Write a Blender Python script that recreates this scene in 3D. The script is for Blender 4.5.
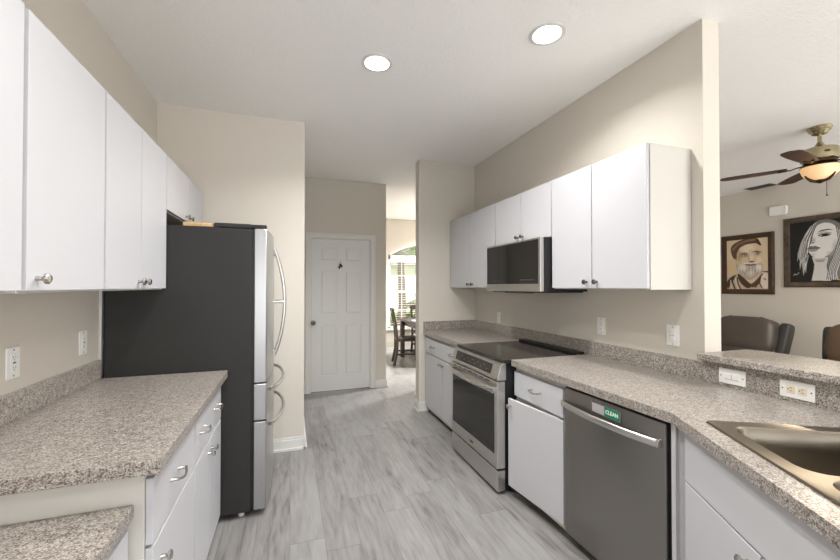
import bpy, bmesh, math, random
import numpy as np
from mathutils import Vector, Matrix
for o in list(bpy.data.objects): bpy.data.objects.remove(o)
random.seed(7)
PI = math.pi
SC = bpy.context.scene
COL = SC.collection

def lin(c):
    c = c/255.0
    return c/12.92 if c <= .04045 else ((c+.055)/1.055)**2.4
def rgb(r, g, b): return (lin(r), lin(g), lin(b), 1)

# ------------------------------------------------------------------ camera
F_PX, YAW, V0, CAM_H, PITCH = 374.73, .332, 282.08, 1.391, .011
cd = bpy.data.cameras.new('camera'); cam = bpy.data.objects.new('camera', cd); COL.objects.link(cam)
cd.sensor_width = 36; cd.sensor_fit = 'HORIZONTAL'; cd.lens = F_PX/840*36; cd.shift_y = (V0-280)/840
cd.clip_start = .02; cd.clip_end = 300
cam.location = (0, 0, CAM_H); cam.rotation_euler = (PI/2+PITCH, 0, -YAW)
SC.camera = cam

# ------------------------------------------------------------------ world, sun, exposure
SC.view_settings.view_transform = 'Standard'; SC.view_settings.look = 'None'
SC.view_settings.gamma = 1; SC.view_settings.use_curve_mapping = False
SC.view_settings.exposure = 0.66
W = bpy.data.worlds.new('sky'); SC.world = W; W.use_nodes = True
nt = W.node_tree; bg = nt.nodes['Background']
sky = nt.nodes.new('ShaderNodeTexSky'); sky.sky_type = 'HOSEK_WILKIE'
sky.sun_direction = Vector((.25, -.62, .74)).normalized(); sky.turbidity = 3; sky.ground_albedo = .4
mixw = nt.nodes.new('ShaderNodeMixRGB'); mixw.inputs[0].default_value = .55; mixw.inputs[2].default_value = (1, 1, 1, 1)
nt.links.new(sky.outputs[0], mixw.inputs[1]); nt.links.new(mixw.outputs[0], bg.inputs['Color'])
bg.inputs['Strength'].default_value = 1.35
sd = bpy.data.lights.new('sun', 'SUN'); sd.energy = 5; sd.angle = .02; sd.color = (1, .95, .87)
so = bpy.data.objects.new('sun', sd); COL.objects.link(so)
so.rotation_euler = Vector((.25, -.62, .74)).to_track_quat('Z', 'Y').to_euler()

def area(name, loc, direction, sx, sy, power, color=(1, 1, 1), shape='RECTANGLE', spread=PI):
    d = bpy.data.lights.new(name, 'AREA'); d.shape = shape; d.size = sx
    if shape in ('RECTANGLE', 'ELLIPSE'): d.size_y = sy
    d.energy = power; d.color = color; d.spread = spread
    o = bpy.data.objects.new(name, d); COL.objects.link(o); o.location = loc
    o.rotation_euler = Vector(direction).to_track_quat('-Z', 'Y').to_euler()
    return o
# unseen fill lamps added behind the camera; sky portal at the nook window
area('fill_rear', (.8, -3.02, 1.25), (0, 1, .55), 2.6, 2.0, 32, (.97, .985, 1))  # added lamp, tilted up to brighten the ceiling
area('fill_living', (4.4, -3.02, 1.3), (0, 1, 1.2), 2.8, 2.0, 125, (1, .98, .95))  # added lamp on the living-room side, aimed steeply upward
po = area('nook_portal', (2.93, 7.62, 1.4), (0, -1, 0), 2.0, 1.9, 1); po.data.cycles.is_portal = True
CAN_POWER = 11.5

# ------------------------------------------------------------------ materials
MATS = {}
def newmat(name):
    m = bpy.data.materials.new(name); m.use_nodes = True
    n = m.node_tree; b = n.nodes['Principled BSDF']
    return m, n, b
def N(nt, kind, **kw):
    n = nt.nodes.new(kind)
    for k, v in kw.items(): setattr(n, k, v)
    return n
def simple(name, col, rough=.5, metal=0, coat=0, bump=0, bscale=80, var=0, vscale=6, spec=.5):
    if name in MATS: return MATS[name]
    m, n, b = newmat(name)
    b.inputs['Base Color'].default_value = col; b.inputs['Roughness'].default_value = rough
    b.inputs['Metallic'].default_value = metal; b.inputs['Coat Weight'].default_value = coat
    b.inputs['Specular IOR Level'].default_value = spec
    tc = N(n, 'ShaderNodeTexCoord')
    if var:
        no = N(n, 'ShaderNodeTexNoise'); no.inputs['Scale'].default_value = vscale; no.inputs['Detail'].default_value = 4
        n.links.new(tc.outputs['Object'], no.inputs['Vector'])
        hs = N(n, 'ShaderNodeMixRGB'); hs.blend_type = 'MIX'
        hs.inputs[1].default_value = tuple(c*(1-var) for c in col[:3])+(1,); hs.inputs[2].default_value = tuple(min(1, c*(1+var)) for c in col[:3])+(1,)
        n.links.new(no.outputs['Fac'], hs.inputs[0]); n.links.new(hs.outputs[0], b.inputs['Base Color'])
    if bump:
        no2 = N(n, 'ShaderNodeTexNoise'); no2.inputs['Scale'].default_value = bscale; no2.inputs['Detail'].default_value = 3
        n.links.new(tc.outputs['Object'], no2.inputs['Vector'])
        bp = N(n, 'ShaderNodeBump'); bp.inputs['Strength'].default_value = bump; bp.inputs['Distance'].default_value = .01
        n.links.new(no2.outputs['Fac'], bp.inputs['Height']); n.links.new(bp.outputs[0], b.inputs['Normal'])
    MATS[name] = m
    return m
def emis(name, col, strength, base=None):
    m, n, b = newmat(name)
    b.inputs['Base Color'].default_value = base or col
    b.inputs['Emission Color'].default_value = col; b.inputs['Emission Strength'].default_value = strength
    return m
def brushed(name, col, rough=.3, axis=(1, 60, 60), amp=.10, metal=1.0):
    m, n, b = newmat(name)
    b.inputs['Metallic'].default_value = metal
    tc = N(n, 'ShaderNodeTexCoord'); mp = N(n, 'ShaderNodeMapping'); mp.inputs['Scale'].default_value = axis
    no = N(n, 'ShaderNodeTexNoise'); no.inputs['Scale'].default_value = 6; no.inputs['Detail'].default_value = 3
    n.links.new(tc.outputs['Object'], mp.inputs[0]); n.links.new(mp.outputs[0], no.inputs['Vector'])
    mr = N(n, 'ShaderNodeMapRange'); mr.inputs['To Min'].default_value = rough-amp*.5; mr.inputs['To Max'].default_value = rough+amp*.5
    n.links.new(no.outputs['Fac'], mr.inputs[0]); n.links.new(mr.outputs[0], b.inputs['Roughness'])
    mx = N(n, 'ShaderNodeMixRGB'); mx.inputs[1].default_value = tuple(c*.93 for c in col[:3])+(1,); mx.inputs[2].default_value = tuple(min(1, c*1.06) for c in col[:3])+(1,)
    n.links.new(no.outputs['Fac'], mx.inputs[0]); n.links.new(mx.outputs[0], b.inputs['Base Color'])
    return m
def laminate(name):
    m, n, b = newmat(name)
    tc = N(n, 'ShaderNodeTexCoord')
    v = N(n, 'ShaderNodeTexVoronoi'); v.inputs['Scale'].default_value = 310
    n.links.new(tc.outputs['Object'], v.inputs['Vector'])
    sp = N(n, 'ShaderNodeSeparateColor'); n.links.new(v.outputs['Color'], sp.inputs[0])
    no = N(n, 'ShaderNodeTexNoise'); no.inputs['Scale'].default_value = 55; no.inputs['Detail'].default_value = 3
    n.links.new(tc.outputs['Object'], no.inputs['Vector'])
    add = N(n, 'ShaderNodeMath', operation='MULTIPLY_ADD'); add.inputs[1].default_value = .5; 
    n.links.new(no.outputs['Fac'], add.inputs[0]); 
    h = N(n, 'ShaderNodeMath', operation='MULTIPLY'); h.inputs[1].default_value = .62
    n.links.new(sp.outputs[0], h.inputs[0]); n.links.new(h.outputs[0], add.inputs[2])
    cr = N(n, 'ShaderNodeValToRGB'); e = cr.color_ramp.elements
    e[0].position = .18; e[0].color = rgb(67, 63, 60); e[1].position = .92; e[1].color = rgb(202, 200, 197)
    for p, c in ((.34, rgb(102, 93, 88)), (.50, rgb(141, 132, 125)), (.64, rgb(162, 154, 146)), (.80, rgb(178, 172, 163))):
        x = e.new(p); x.color = c
    n.links.new(add.outputs[0], cr.inputs[0]); n.links.new(cr.outputs[0], b.inputs['Base Color'])
    b.inputs['Roughness'].default_value = .30; b.inputs['Coat Weight'].default_value = .25; b.inputs['Coat Roughness'].default_value = .2
    return m
def planks(name):
    m, n, b = newmat(name)
    L = n.links
    tc = N(n, 'ShaderNodeTexCoord'); sx = N(n, 'ShaderNodeSeparateXYZ'); L.new(tc.outputs['Object'], sx.inputs[0])
    def mt(op, a, bb=None, c=None):
        k = N(n, 'ShaderNodeMath', operation=op)
        for i, q in enumerate((a, bb, c)):
            if q is None: continue
            if isinstance(q, (int, float)): k.inputs[i].default_value = q
            else: L.new(q, k.inputs[i])
        return k.outputs[0]
    x = mt('MULTIPLY', sx.outputs[0], 1/.182); row = mt('FLOOR', x)
    wr = N(n, 'ShaderNodeTexWhiteNoise', noise_dimensions='1D'); L.new(row, wr.inputs['W'])
    y = mt('MULTIPLY_ADD', sx.outputs[1], 1/1.22, mt('MULTIPLY', wr.outputs['Value'], 9)); colm = mt('FLOOR', y)
    cid = N(n, 'ShaderNodeCombineXYZ'); L.new(row, cid.inputs[0]); L.new(colm, cid.inputs[1])
    wn = N(n, 'ShaderNodeTexWhiteNoise', noise_dimensions='3D'); L.new(cid.outputs[0], wn.inputs['Vector'])
    pid = wn.outputs['Value']
    gv = N(n, 'ShaderNodeCombineXYZ'); L.new(mt('MULTIPLY', sx.outputs[0], 44), gv.inputs[0]); L.new(mt('MULTIPLY', sx.outputs[1], 4.5), gv.inputs[1]); L.new(mt('MULTIPLY', pid, 40), gv.inputs[2])
    g = N(n, 'ShaderNodeTexNoise'); g.inputs['Scale'].default_value = 1; g.inputs['Detail'].default_value = 5; g.inputs['Distortion'].default_value = .6; L.new(gv.outputs[0], g.inputs['Vector'])
    hv = N(n, 'ShaderNodeCombineXYZ'); L.new(mt('MULTIPLY', sx.outputs[0], 15), hv.inputs[0]); L.new(mt('MULTIPLY', sx.outputs[1], 2.6), hv.inputs[1]); L.new(mt('MULTIPLY', pid, 70), hv.inputs[2])
    k = N(n, 'ShaderNodeTexNoise'); k.inputs['Scale'].default_value = 1; k.inputs['Detail'].default_value = 3; k.inputs['Distortion'].default_value = 1.2; L.new(hv.outputs[0], k.inputs['Vector'])
    val = mt('ADD', mt('MULTIPLY', pid, .20), mt('ADD', mt('MULTIPLY', g.outputs['Fac'], .42), mt('MULTIPLY', k.outputs['Fac'], .46)))
    cr = N(n, 'ShaderNodeValToRGB'); e = cr.color_ramp.elements
    e[0].position = .33; e[0].color = rgb(102, 100, 98); e[1].position = .80; e[1].color = rgb(154, 152, 153)
    for p, c in ((.41, rgb(123, 120, 118)), (.50, rgb(135, 133, 132)), (.62, rgb(145, 144, 142))):
        q = e.new(p); q.color = c
    L.new(val, cr.inputs[0])
    fx = mt('FRACT', x); fy = mt('FRACT', y)
    ed = mt('MAXIMUM', mt('LESS_THAN', fx, .014), mt('LESS_THAN', fy, .0028))
    mx = N(n, 'ShaderNodeMixRGB'); mx.blend_type = 'MULTIPLY'; mx.inputs[2].default_value = (.62, .61, .6, 1)
    L.new(ed, mx.inputs[0]); L.new(cr.outputs[0], mx.inputs[1]); L.new(mx.outputs[0], b.inputs['Base Color'])
    b.inputs['Roughness'].default_value = .34
    bp = N(n, 'ShaderNodeBump'); bp.inputs['Strength'].default_value = .12; bp.inputs['Distance'].default_value = .004
    L.new(mt('SUBTRACT', g.outputs['Fac'], mt('MULTIPLY', ed, 1.5)), bp.inputs['Height']); L.new(bp.outputs[0], b.inputs['Normal'])
    return m
def woodmat(name, c1, c2, rough=.4, scale=(3, 40, 40)):
    m, n, b = newmat(name)
    tc = N(n, 'ShaderNodeTexCoord'); mp = N(n, 'ShaderNodeMapping'); mp.inputs['Scale'].default_value = scale
    no = N(n, 'ShaderNodeTexNoise'); no.inputs['Scale'].default_value = 1.4; no.inputs['Detail'].default_value = 5; no.inputs['Distortion'].default_value = .8
    n.links.new(tc.outputs['Object'], mp.inputs[0]); n.links.new(mp.outputs[0], no.inputs['Vector'])
    cr = N(n, 'ShaderNodeValToRGB'); cr.color_ramp.elements[0].color = c1; cr.color_ramp.elements[1].color = c2
    cr.color_ramp.elements[0].position = .3; cr.color_ramp.elements[1].position = .7
    n.links.new(no.outputs['Fac'], cr.inputs[0]); n.links.new(cr.outputs[0], b.inputs['Base Color'])
    b.inputs['Roughness'].default_value = rough
    return m
def attrmat(name, rough=.6):
    m, n, b = newmat(name)
    a = N(n, 'ShaderNodeAttribute'); a.attribute_name = 'paint'
    n.links.new(a.outputs['Color'], b.inputs['Base Color']); b.inputs['Roughness'].default_value = rough
    return m
def glassmat(name):
    m, n, b = newmat(name); n.nodes.remove(b)
    tr = N(n, 'ShaderNodeBsdfTransparent'); gl = N(n, 'ShaderNodeBsdfGlossy'); gl.inputs['Roughness'].default_value = .02
    fr = N(n, 'ShaderNodeFresnel'); fr.inputs[0].default_value = 1.45
    mx = N(n, 'ShaderNodeMixShader'); n.links.new(fr.outputs[0], mx.inputs[0]); n.links.new(tr.outputs[0], mx.inputs[1]); n.links.new(gl.outputs[0], mx.inputs[2])
    n.links.new(mx.outputs[0], n.nodes['Material Output'].inputs['Surface'])
    return m

M = {}
M['wall'] = simple('wall_paint', rgb(212, 206, 196), .85, bump=.12, bscale=140, spec=.2)
M['ceil'] = simple('ceiling_texture', rgb(246, 245, 244), .9, bump=.35, bscale=70, spec=.1)
M['trim'] = simple('white_trim', rgb(222, 221, 218), .45)
M['doorpaint'] = simple('white_door_paint', rgb(222, 222, 221), .4)
M['cab'] = simple('white_cabinet', rgb(197, 197, 201), .42, spec=.4)
M['carcass'] = simple('cabinet_side', rgb(202, 199, 193), .5)
M['lam'] = laminate('speckled_laminate')
M['floor'] = planks('grey_plank_floor')
M['nickel'] = brushed('brushed_nickel', rgb(196, 192, 186), .26)
M['darknickel'] = brushed('dark_nickel', rgb(112, 108, 104), .28)
M['steel'] = brushed('stainless_steel', rgb(205, 203, 199), .30, (60, 1, 60))
M['steelv'] = brushed('stainless_door', rgb(188, 188, 189), .30, (60, 60, 1))
M['dwsteel'] = brushed('dark_stainless', rgb(148, 145, 142), .34, (60, 1, 60))
M['sinksteel'] = simple('satin_sink_steel', rgb(140, 132, 120), .3, metal=1)
M['case'] = simple('charcoal_case', rgb(49, 48, 47), .55, bump=.1, bscale=300, spec=.3)
M['black'] = simple('black_plastic', rgb(22, 22, 23), .4)
M['blackglass'] = simple('black_glass', rgb(22, 20, 18), .06, spec=.9)
M['cookglass'] = simple('cooktop_glass', rgb(30, 26, 24), .10, spec=.8)
M['ovenglass'] = simple('oven_glass', rgb(26, 25, 25), .07, spec=.6)
M['plate'] = simple('white_plastic_plate', rgb(238, 238, 235), .35)
M['slot'] = simple('dark_slot', rgb(96, 94, 92), .6)
M['ivory'] = simple('ivory_plastic', rgb(226, 214, 190), .4)
M['kick'] = simple('toe_kick', rgb(205, 196, 180), .6)
M['black_kick'] = simple('dark_kick', rgb(26, 25, 24), .6)
M['board'] = woodmat('bamboo_wood', rgb(196, 160, 112), rgb(222, 192, 146), .5, (30, 3, 30))
M['darkwood'] = woodmat('espresso_wood', rgb(38, 26, 21), rgb(62, 44, 35), .35)
M['fanwood'] = woodmat('walnut_blade', rgb(46, 25, 17), rgb(80, 44, 28), .35, (20, 20, 20))
M['brass'] = simple('antique_brass', rgb(178, 168, 136), .25, metal=1)
M['darkbrass'] = simple('dark_bronze', rgb(70, 52, 34), .35, metal=.8)
M['leather'] = simple('brown_leather', rgb(74, 66, 60), .42, bump=.25, bscale=60, var=.25, vscale=5)
M['leather2'] = simple('umber_leather', rgb(88, 70, 54), .42, bump=.25, bscale=60, var=.25, vscale=5)
M['leatherseam'] = simple('leather_edge', rgb(54, 52, 52), .45)
M['frame'] = woodmat('dark_frame_wood', rgb(48, 30, 18), rgb(78, 52, 32), .35, (8, 8, 8))
M['frame2'] = woodmat('black_brown_frame', rgb(58, 46, 36), rgb(98, 82, 66), .35, (8, 8, 8))
M['paint'] = attrmat('artist_paint')
M['green'] = simple('green_label', rgb(8, 128, 88), .4)
M['greylabel'] = simple('grey_label', rgb(170, 168, 170), .4)
M['white'] = simple('white_ink', rgb(235, 240, 236), .5)
M['bowl'] = emis('lit_glass_bowl', rgb(255, 196, 128), .30, rgb(226, 200, 166))
M['lens'] = emis('lit_lens', (1, .98, .94, 1), 14)
M['glass'] = glassmat('window_glass')
M['ventm'] = simple('vent_paint', rgb(86, 84, 80), .6)
M['grass'] = simple('lawn_grass', rgb(120, 150, 78), .9, var=.35, vscale=3)
M['leaf'] = simple('palm_leaf', rgb(96, 128, 60), .6, var=.4, vscale=3)
M['leafd'] = simple('shrub_leaf', rgb(70, 98, 48), .7, var=.4, vscale=4)
M['bark'] = simple('palm_bark', rgb(120, 104, 86), .9, var=.3, vscale=10)
M['stucco'] = simple('pale_stucco', rgb(226, 220, 208), .9)
M['roofm'] = simple('grey_shingle', rgb(130, 122, 116), .9)
M['blind'] = simple('white_blind', rgb(236, 234, 228), .5)
M['placem'] = simple('pale_blue_cloth', rgb(150, 172, 205), .8)
M['seatblk'] = simple('black_seat_pad', rgb(40, 36, 34), .35)
M['paper'] = simple('paper_tag', rgb(225, 222, 212), .7)

# ------------------------------------------------------------------ mesh helpers
class MB:
    def __init__(s): s.bm = bmesh.new(); s.mi = 0
    def _take(s, b, mat4=None, smooth=True):
        if mat4 is not None: b.transform(mat4)
        for f in b.faces: f.material_index = s.mi; f.smooth = smooth
        me = bpy.data.meshes.new('t'); b.to_mesh(me); b.free(); s.bm.from_mesh(me); bpy.data.meshes.remove(me)
        return s
    def box(s, lo, hi, bev=0, seg=2, rot=None, taper=None):
        b = bmesh.new(); bmesh.ops.create_cube(b, size=1)
        lo = Vector(lo); hi = Vector(hi); c = (lo+hi)/2; d = hi-lo
        for v in b.verts: v.co = Vector((v.co.x*d.x, v.co.y*d.y, v.co.z*d.z))
        if taper: taper(b)
        if bev: bmesh.ops.bevel(b, geom=list(b.edges), offset=min(bev, min(abs(d.x), abs(d.y), abs(d.z))*.49), segments=seg, profile=.5, affect='EDGES')
        m = Matrix.Translation(c)
        if rot is not None: m = m @ rot.to_4x4()
        return s._take(b, m, seg != 2)
    def prism(s, pts, a, b_, axis='z', bev=0, seg=2):
        """polygon pts extruded from a to b_ along an axis; pts are the other two coords in cyclic order"""
        b = bmesh.new()
        def P(u, v, w): return {'z': (u, v, w), 'x': (w, u, v), 'y': (u, w, v)}[axis]
        lo = [b.verts.new(P(u, v, a)) for u, v in pts]; hi = [b.verts.new(P(u, v, b_)) for u, v in pts]
        n = len(pts)
        b.faces.new(lo); b.faces.new(hi)
        for i in range(n): b.faces.new((lo[i], lo[(i+1) % n], hi[(i+1) % n], hi[i]))
        bmesh.ops.recalc_face_normals(b, faces=b.faces)
        if bev: bmesh.ops.bevel(b, geom=list(b.edges), offset=bev, segments=seg, profile=.5, affect='EDGES')
        return s._take(b, None, seg != 2)
    def lathe(s, prof, origin=(0, 0, 0), axis='z', seg=32, sign=1):
        b = bmesh.new(); rings = []
        for r, h in prof:
            ring = []
            for k in range(seg):
                a = 2*PI*k/seg; x, y = max(r, 1e-5)*math.cos(a), max(r, 1e-5)*math.sin(a); h2 = h*sign
                ring.append(b.verts.new({'z': (x, y, h2), 'x': (h2, x, y), 'y': (x, h2, y)}[axis]))
            rings.append(ring)
        for p, q in zip(rings, rings[1:]):
            for k in range(seg): b.faces.new((p[k], p[(k+1) % seg], q[(k+1) % seg], q[k]))
        if prof[0][0] > 1e-4: b.faces.new(rings[0])
        if prof[-1][0] > 1e-4: b.faces.new(rings[-1])
        bmesh.ops.remove_doubles(b, verts=b.verts, dist=1e-5)
        bmesh.ops.recalc_face_normals(b, faces=b.faces)
        return s._take(b, Matrix.Translation(origin))
    def tube(s, path, r, seg=10, cap=True, flat=None):
        """round (or with flat=(a,b) elliptical) tube along a path; r number or list"""
        b = bmesh.new(); P = [Vector(p) for p in path]; n = len(P); rings = []
        t0 = (P[1]-P[0]).normalized(); up = Vector((0, 0, 1)) if abs(t0.z) < .9 else Vector((1, 0, 0))
        nx = t0.cross(up).normalized()
        for i in range(n):
            t = (P[min(i+1, n-1)]-P[max(i-1, 0)]).normalized()
            nx = (nx-t*nx.dot(t)).normalized(); ny = t.cross(nx)
            rr = r[i] if isinstance(r, (list, tuple)) else r
            fa, fb = flat or (1, 1)
            rings.append([b.verts.new(P[i]+nx*math.cos(2*PI*k/seg)*rr*fa+ny*math.sin(2*PI*k/seg)*rr*fb) for k in range(seg)])
        for p, q in zip(rings, rings[1:]):
            for k in range(seg): b.faces.new((p[k], p[(k+1) % seg], q[(k+1) % seg], q[k]))
        if cap: b.faces.new(rings[0]); b.faces.new(rings[-1])
        bmesh.ops.recalc_face_normals(b, faces=b.faces)
        return s._take(b)
    def puff(s, c, r, e=.45, e2=.45, rot=None, nu=32, nv=20):
        """superellipsoid cushion"""
        b = bmesh.new()
        sg = lambda v, p: math.copysign(abs(v)**p, v)
        rows = []
        for j in range(nv+1):
            ph = -PI/2+PI*j/nv; row = []
            for i in range(nu):
                th = 2*PI*i/nu
                row.append(b.verts.new((r[0]*sg(math.cos(ph), e2)*sg(math.cos(th), e), r[1]*sg(math.cos(ph), e2)*sg(math.sin(th), e), r[2]*sg(math.sin(ph), e2))))
            rows.append(row)
        for p, q in zip(rows, rows[1:]):
            for k in range(nu): b.faces.new((p[k], p[(k+1) % nu], q[(k+1) % nu], q[k]))
        bmesh.ops.remove_doubles(b, verts=b.verts, dist=1e-5)
        bmesh.ops.recalc_face_normals(b, faces=b.faces)
        m = Matrix.Translation(c)
        if rot is not None: m = m @ rot.to_4x4()
        return s._take(b, m)
    def build(s, name, mat, parent=None, off=None, sharp=35):
        me = bpy.data.meshes.new(name)
        if off is not None: s.bm.transform(Matrix.Translation(-Vector(off)))
        th = math.radians(sharp)
        for e in s.bm.edges:
            if len(e.link_faces) == 2 and e.calc_face_angle(0) > th: e.smooth = False
        s.bm.to_mesh(me); s.bm.free()
        for m in (mat if isinstance(mat, (list, tuple)) else [mat]): me.materials.append(m)
        o = bpy.data.objects.new(name, me); COL.objects.link(o)
        if parent is not None: o.parent = parent
        return o
def box(lo, hi, bev=0, seg=2): return MB().box(lo, hi, bev, seg)
def tag(o, label, cat, group=None, kind=None):
    if label: o['label'] = label
    if cat: o['category'] = cat
    if group: o['group'] = group
    if kind: o['kind'] = kind
    return o
def thing(name, label, cat, loc=(0, 0, 0), rz=0, group=None):
    o = bpy.data.objects.new(name, None); COL.objects.link(o); o.empty_display_size = .1
    o.location = loc; o.rotation_euler = (0, 0, rz)
    return tag(o, label, cat, group)
def struct(name, mb, mat, label=None, cat=None):
    o = mb.build(name, mat); o['kind'] = 'structure'
    return tag(o, label, cat)

# ------------------------------------------------------------------ the room
XL, XR, CZ = -.984, 2.053, 2.81        # left wall, right wall, ceiling height
XRO = 2.179                            # living-room face of the right wall
YS, YSB = 3.965, 4.085                 # stub wall at the far end of the right-hand counter
YP, YD = 3.39, 5.075                   # wall behind the refrigerator, wall with the panelled door
YW, YR = 7.65, -3.1                    # breakfast nook window wall, rear wall
XLR = 6.42                             # living room far wall
struct('floor', box((XL-.15, YR-.15, -.12), (XLR+.15, YW+.15, 0)), M['floor'], 'grey wood-look plank floor', 'floor')
struct('ceiling', box((XL-.15, YR-.15, CZ), (XLR+.15, YW+.15, CZ+.12)), M['ceil'], 'pale textured flat ceiling', 'ceiling')
struct('wall_left', box((XL-.12, YR, 0), (XL, YD, CZ)), M['wall'], 'beige wall behind the left-hand cabinets', 'wall')
struct('wall_pantry', box((XL, YP, 0), (.111, YD, CZ)), M['wall'], 'pale wall block beside and behind the refrigerator', 'wall')
# door wall, with an opening for the six-panel door
DX0, DX1, DH = .239, 1.038, 2.03
mb = MB(); mb.box((.111, YD, 0), (DX0, YD+.115, CZ)); mb.box((DX1, YD, 0), (1.25, YD+.115, CZ)); mb.box((DX0, YD, DH), (DX1, YD+.115, CZ))
struct('wall_back', mb, M['wall'], 'tan wall around the white panelled door', 'wall')
struct('wall_hall', box((1.13, YD+.115, 0), (1.25, YW, CZ)), M['wall'])
struct('wall_stub', box((1.355, YS, 0), (XR, YSB, CZ)), M['wall'], 'short beige wall closing the far end of the right-hand counter', 'wall')
struct('wall_right', box((XR, 1.374, 0), (XRO, 4.97, CZ)), M['wall'], 'beige wall behind the microwave and range', 'wall')
struct('wall_bar', box((XR, -.9, 0), (XRO, 1.374, 1.0105)), M['wall'], 'half-height wall under the raised bar', 'wall')
struct('wall_living', box((XLR, YR, 0), (XLR+.12, 5.09, CZ)), M['wall'], 'living room wall where the portraits hang', 'wall')
struct('wall_partition', box((XRO, 4.97, 0), (XLR, 5.09, CZ)), M['wall'])
struct('wall_nook', box((4.7, 5.09, 0), (4.82, YW, CZ)), M['wall'])
# rear wall behind the camera with two large glazed openings
mb = MB()
for x0, x1 in ((XL, -.6), (2.2, 2.9), (5.9, XLR)): mb.box((x0, YR-.12, 0), (x1, YR, CZ))
mb.box((-.6, YR-.12, 2.3), (2.2, YR, CZ)); mb.box((2.9, YR-.12, 2.3), (5.9, YR, CZ))
mb.box((2.9, YR-.12, 0), (5.9, YR, .25))
struct('wall_rear', mb, M['wall'])

# window wall of the nook: arched opening
WX0, WX1, WZ0, WZS, WZT = 1.93, 3.93, .50, 2.05, 2.36
def arch_z(x):
    c = (WX0+WX1)/2; h = (WX1-WX0)/2; rise = WZT-WZS; R = (h*h+rise*rise)/(2*rise)
    return WZT-R+math.sqrt(max(0, R*R-(x-c)**2))
K = 24
mb = MB()
mb.box((1.13, YW, 0), (WX0, YW+.14, CZ)); mb.box((WX1, YW, 0), (4.82, YW+.14, CZ)); mb.box((WX0, YW, 0), (WX1, YW+.14, WZ0))
xs = [WX0+(WX1-WX0)*i/K for i in range(K+1)]
mb.prism([(WX0, CZ)]+[(x, arch_z(x)) for x in xs]+[(WX1, CZ)], YW, YW+.14, 'y')
struct('wall_window', mb, M['wall'], 'cream wall around the arched nook window', 'wall')
win = struct('window_1', MB().box((WX0, YW+.02, WZS-.10), (WX1, YW+.10, WZS-.005), .006), M['trim'], 'arched white window of the breakfast nook behind the dining table', 'window')
mb = MB()
for x in (WX0, WX1-.05): mb.box((x, YW+.02, WZ0), (x+.05, YW+.10, arch_z(x+.025)-.002), .004)
mb.box((WX0, YW+.02, WZ0), (WX1, YW+.10, WZ0+.05), .004); mb.box((WX0, YW+.04, 1.25), (WX1, YW+.09, 1.30), .004)
mb.prism([(x, arch_z(x)) for x in xs]+[(x, arch_z(x)-.05) for x in reversed(xs)], YW+.02, YW+.10, 'y')
mb.box((2.90, YW+.03, WZ0), (2.96, YW+.10, WZS-.05), .004)
mb.build('window_frame', M['trim'], win)
mb = MB()
for x in (2.25, 2.57, 3.28, 3.60): mb.box((x-.009, YW+.075, WZ0+.05), (x+.009, YW+.09, WZS-.1))
for z in (.88, 1.62): mb.box((WX0+.05, YW+.075, z-.009), (WX1-.05, YW+.09, z+.009))
mb.build('muntin', M['trim'], win)
MB().prism([(WX0+.03, WZ0+.03)]+[(x, arch_z(x)-.03) for x in xs[1:-1]]+[(WX1-.03, WZ0+.03)], YW+.095, YW+.099, 'y').build('pane', M['glass'], win)
box((WX0-.03, YW-.06, WZ0-.03), (WX1+.03, YW+.03, WZ0), .006).build('window_sill', M['trim'], win)
# blind
bl = thing('window_blind', 'white slatted blind lowered over the nook window, slats open', 'blind', (2.93, YW+.04, WZS-.1))
mb = MB()
k = 0
z = WZS-.15
while z > WZ0+.08:
    mb.box((-.93, -.016, z-(WZS-.1)-.0012), (.93, .016, z-(WZS-.1)+.0012), rot=Matrix.Rotation(math.radians(5), 3, 'X')); z -= .05
mb.build('slat_set', M['blind'], bl)
box((-.94, -.022, -.045), (.94, .022, -.005), .004).build('head_rail', M['blind'], bl)

# rear window frames (behind the camera)
for i, (x0, x1, z0) in enumerate(((-.6, 2.2, .0), (2.9, 5.9, .25))):
    mb = MB()
    for x in (x0, (x0+x1)/2-.03, x1-.06): mb.box((x, YR-.09, z0), (x+.06, YR-.04, 2.3), .004)
    mb.box((x0, YR-.09, z0), (x1, YR-.04, z0+.06), .004); mb.box((x0, YR-.09, 2.24), (x1, YR-.04, 2.3), .004)
    w = struct('window_%d' % (i+2), mb, M['trim'])
    box((x0+.05, YR-.067, z0+.05), (x1-.05, YR-.063, 2.25)).build('pane', M['glass'], w)

# baseboards
def baseboard(name, pts, t=.014, h=.105):
    """pts: floor polyline on the wall face; the board stands on its left side"""
    mb = MB()
    for (a, b) in zip(pts, pts[1:]):
        a = Vector((*a, 0)); b = Vector((*b, 0)); d = (b-a).normalized(); n = Vector((-d.y, d.x, 0))
        e = t
        q = [a-d*0, b+d*0, b+n*t, a+n*t]
        mb.prism([(v.x, v.y) for v in q], 0, h-.02, 'z')
        q2 = [a, b, b+n*t*.55, a+n*t*.55]
        mb.prism([(v.x, v.y) for v in q2], h-.02, h, 'z')
        q3 = [a, b, b+n*(t+.012), a+n*(t+.012)]
        mb.prism([(v.x, v.y) for v in q3], 0, .018, 'z')
    return struct(name, mb, M['trim'])
baseboard('baseboard_pantry', [(.111, YP), (-.15, YP)])
baseboard('baseboard_pantry_side', [(.111, YD-.02), (.111, YP-.026)])
baseboard('baseboard_back', [(1.25, YD), (1.105, YD)])
baseboard('baseboard_back_end', [(1.25, YD+.115), (1.25, YD-.026)])
baseboard('baseboard_stub', [(1.455, YS), (1.355, YS)])
baseboard('baseboard_stub_end', [(1.355, YS-.026), (1.355, YSB)])
baseboard('baseboard_window', [(4.7, YW), (1.25, YW)])
baseboard('baseboard_hall', [(1.25, YW), (1.25, YD+.115)])
baseboard('baseboard_living', [(XLR, YR), (XLR, 4.97)])
baseboard('baseboard_partition', [(XLR, 4.97), (XRO, 4.97)])
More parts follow.
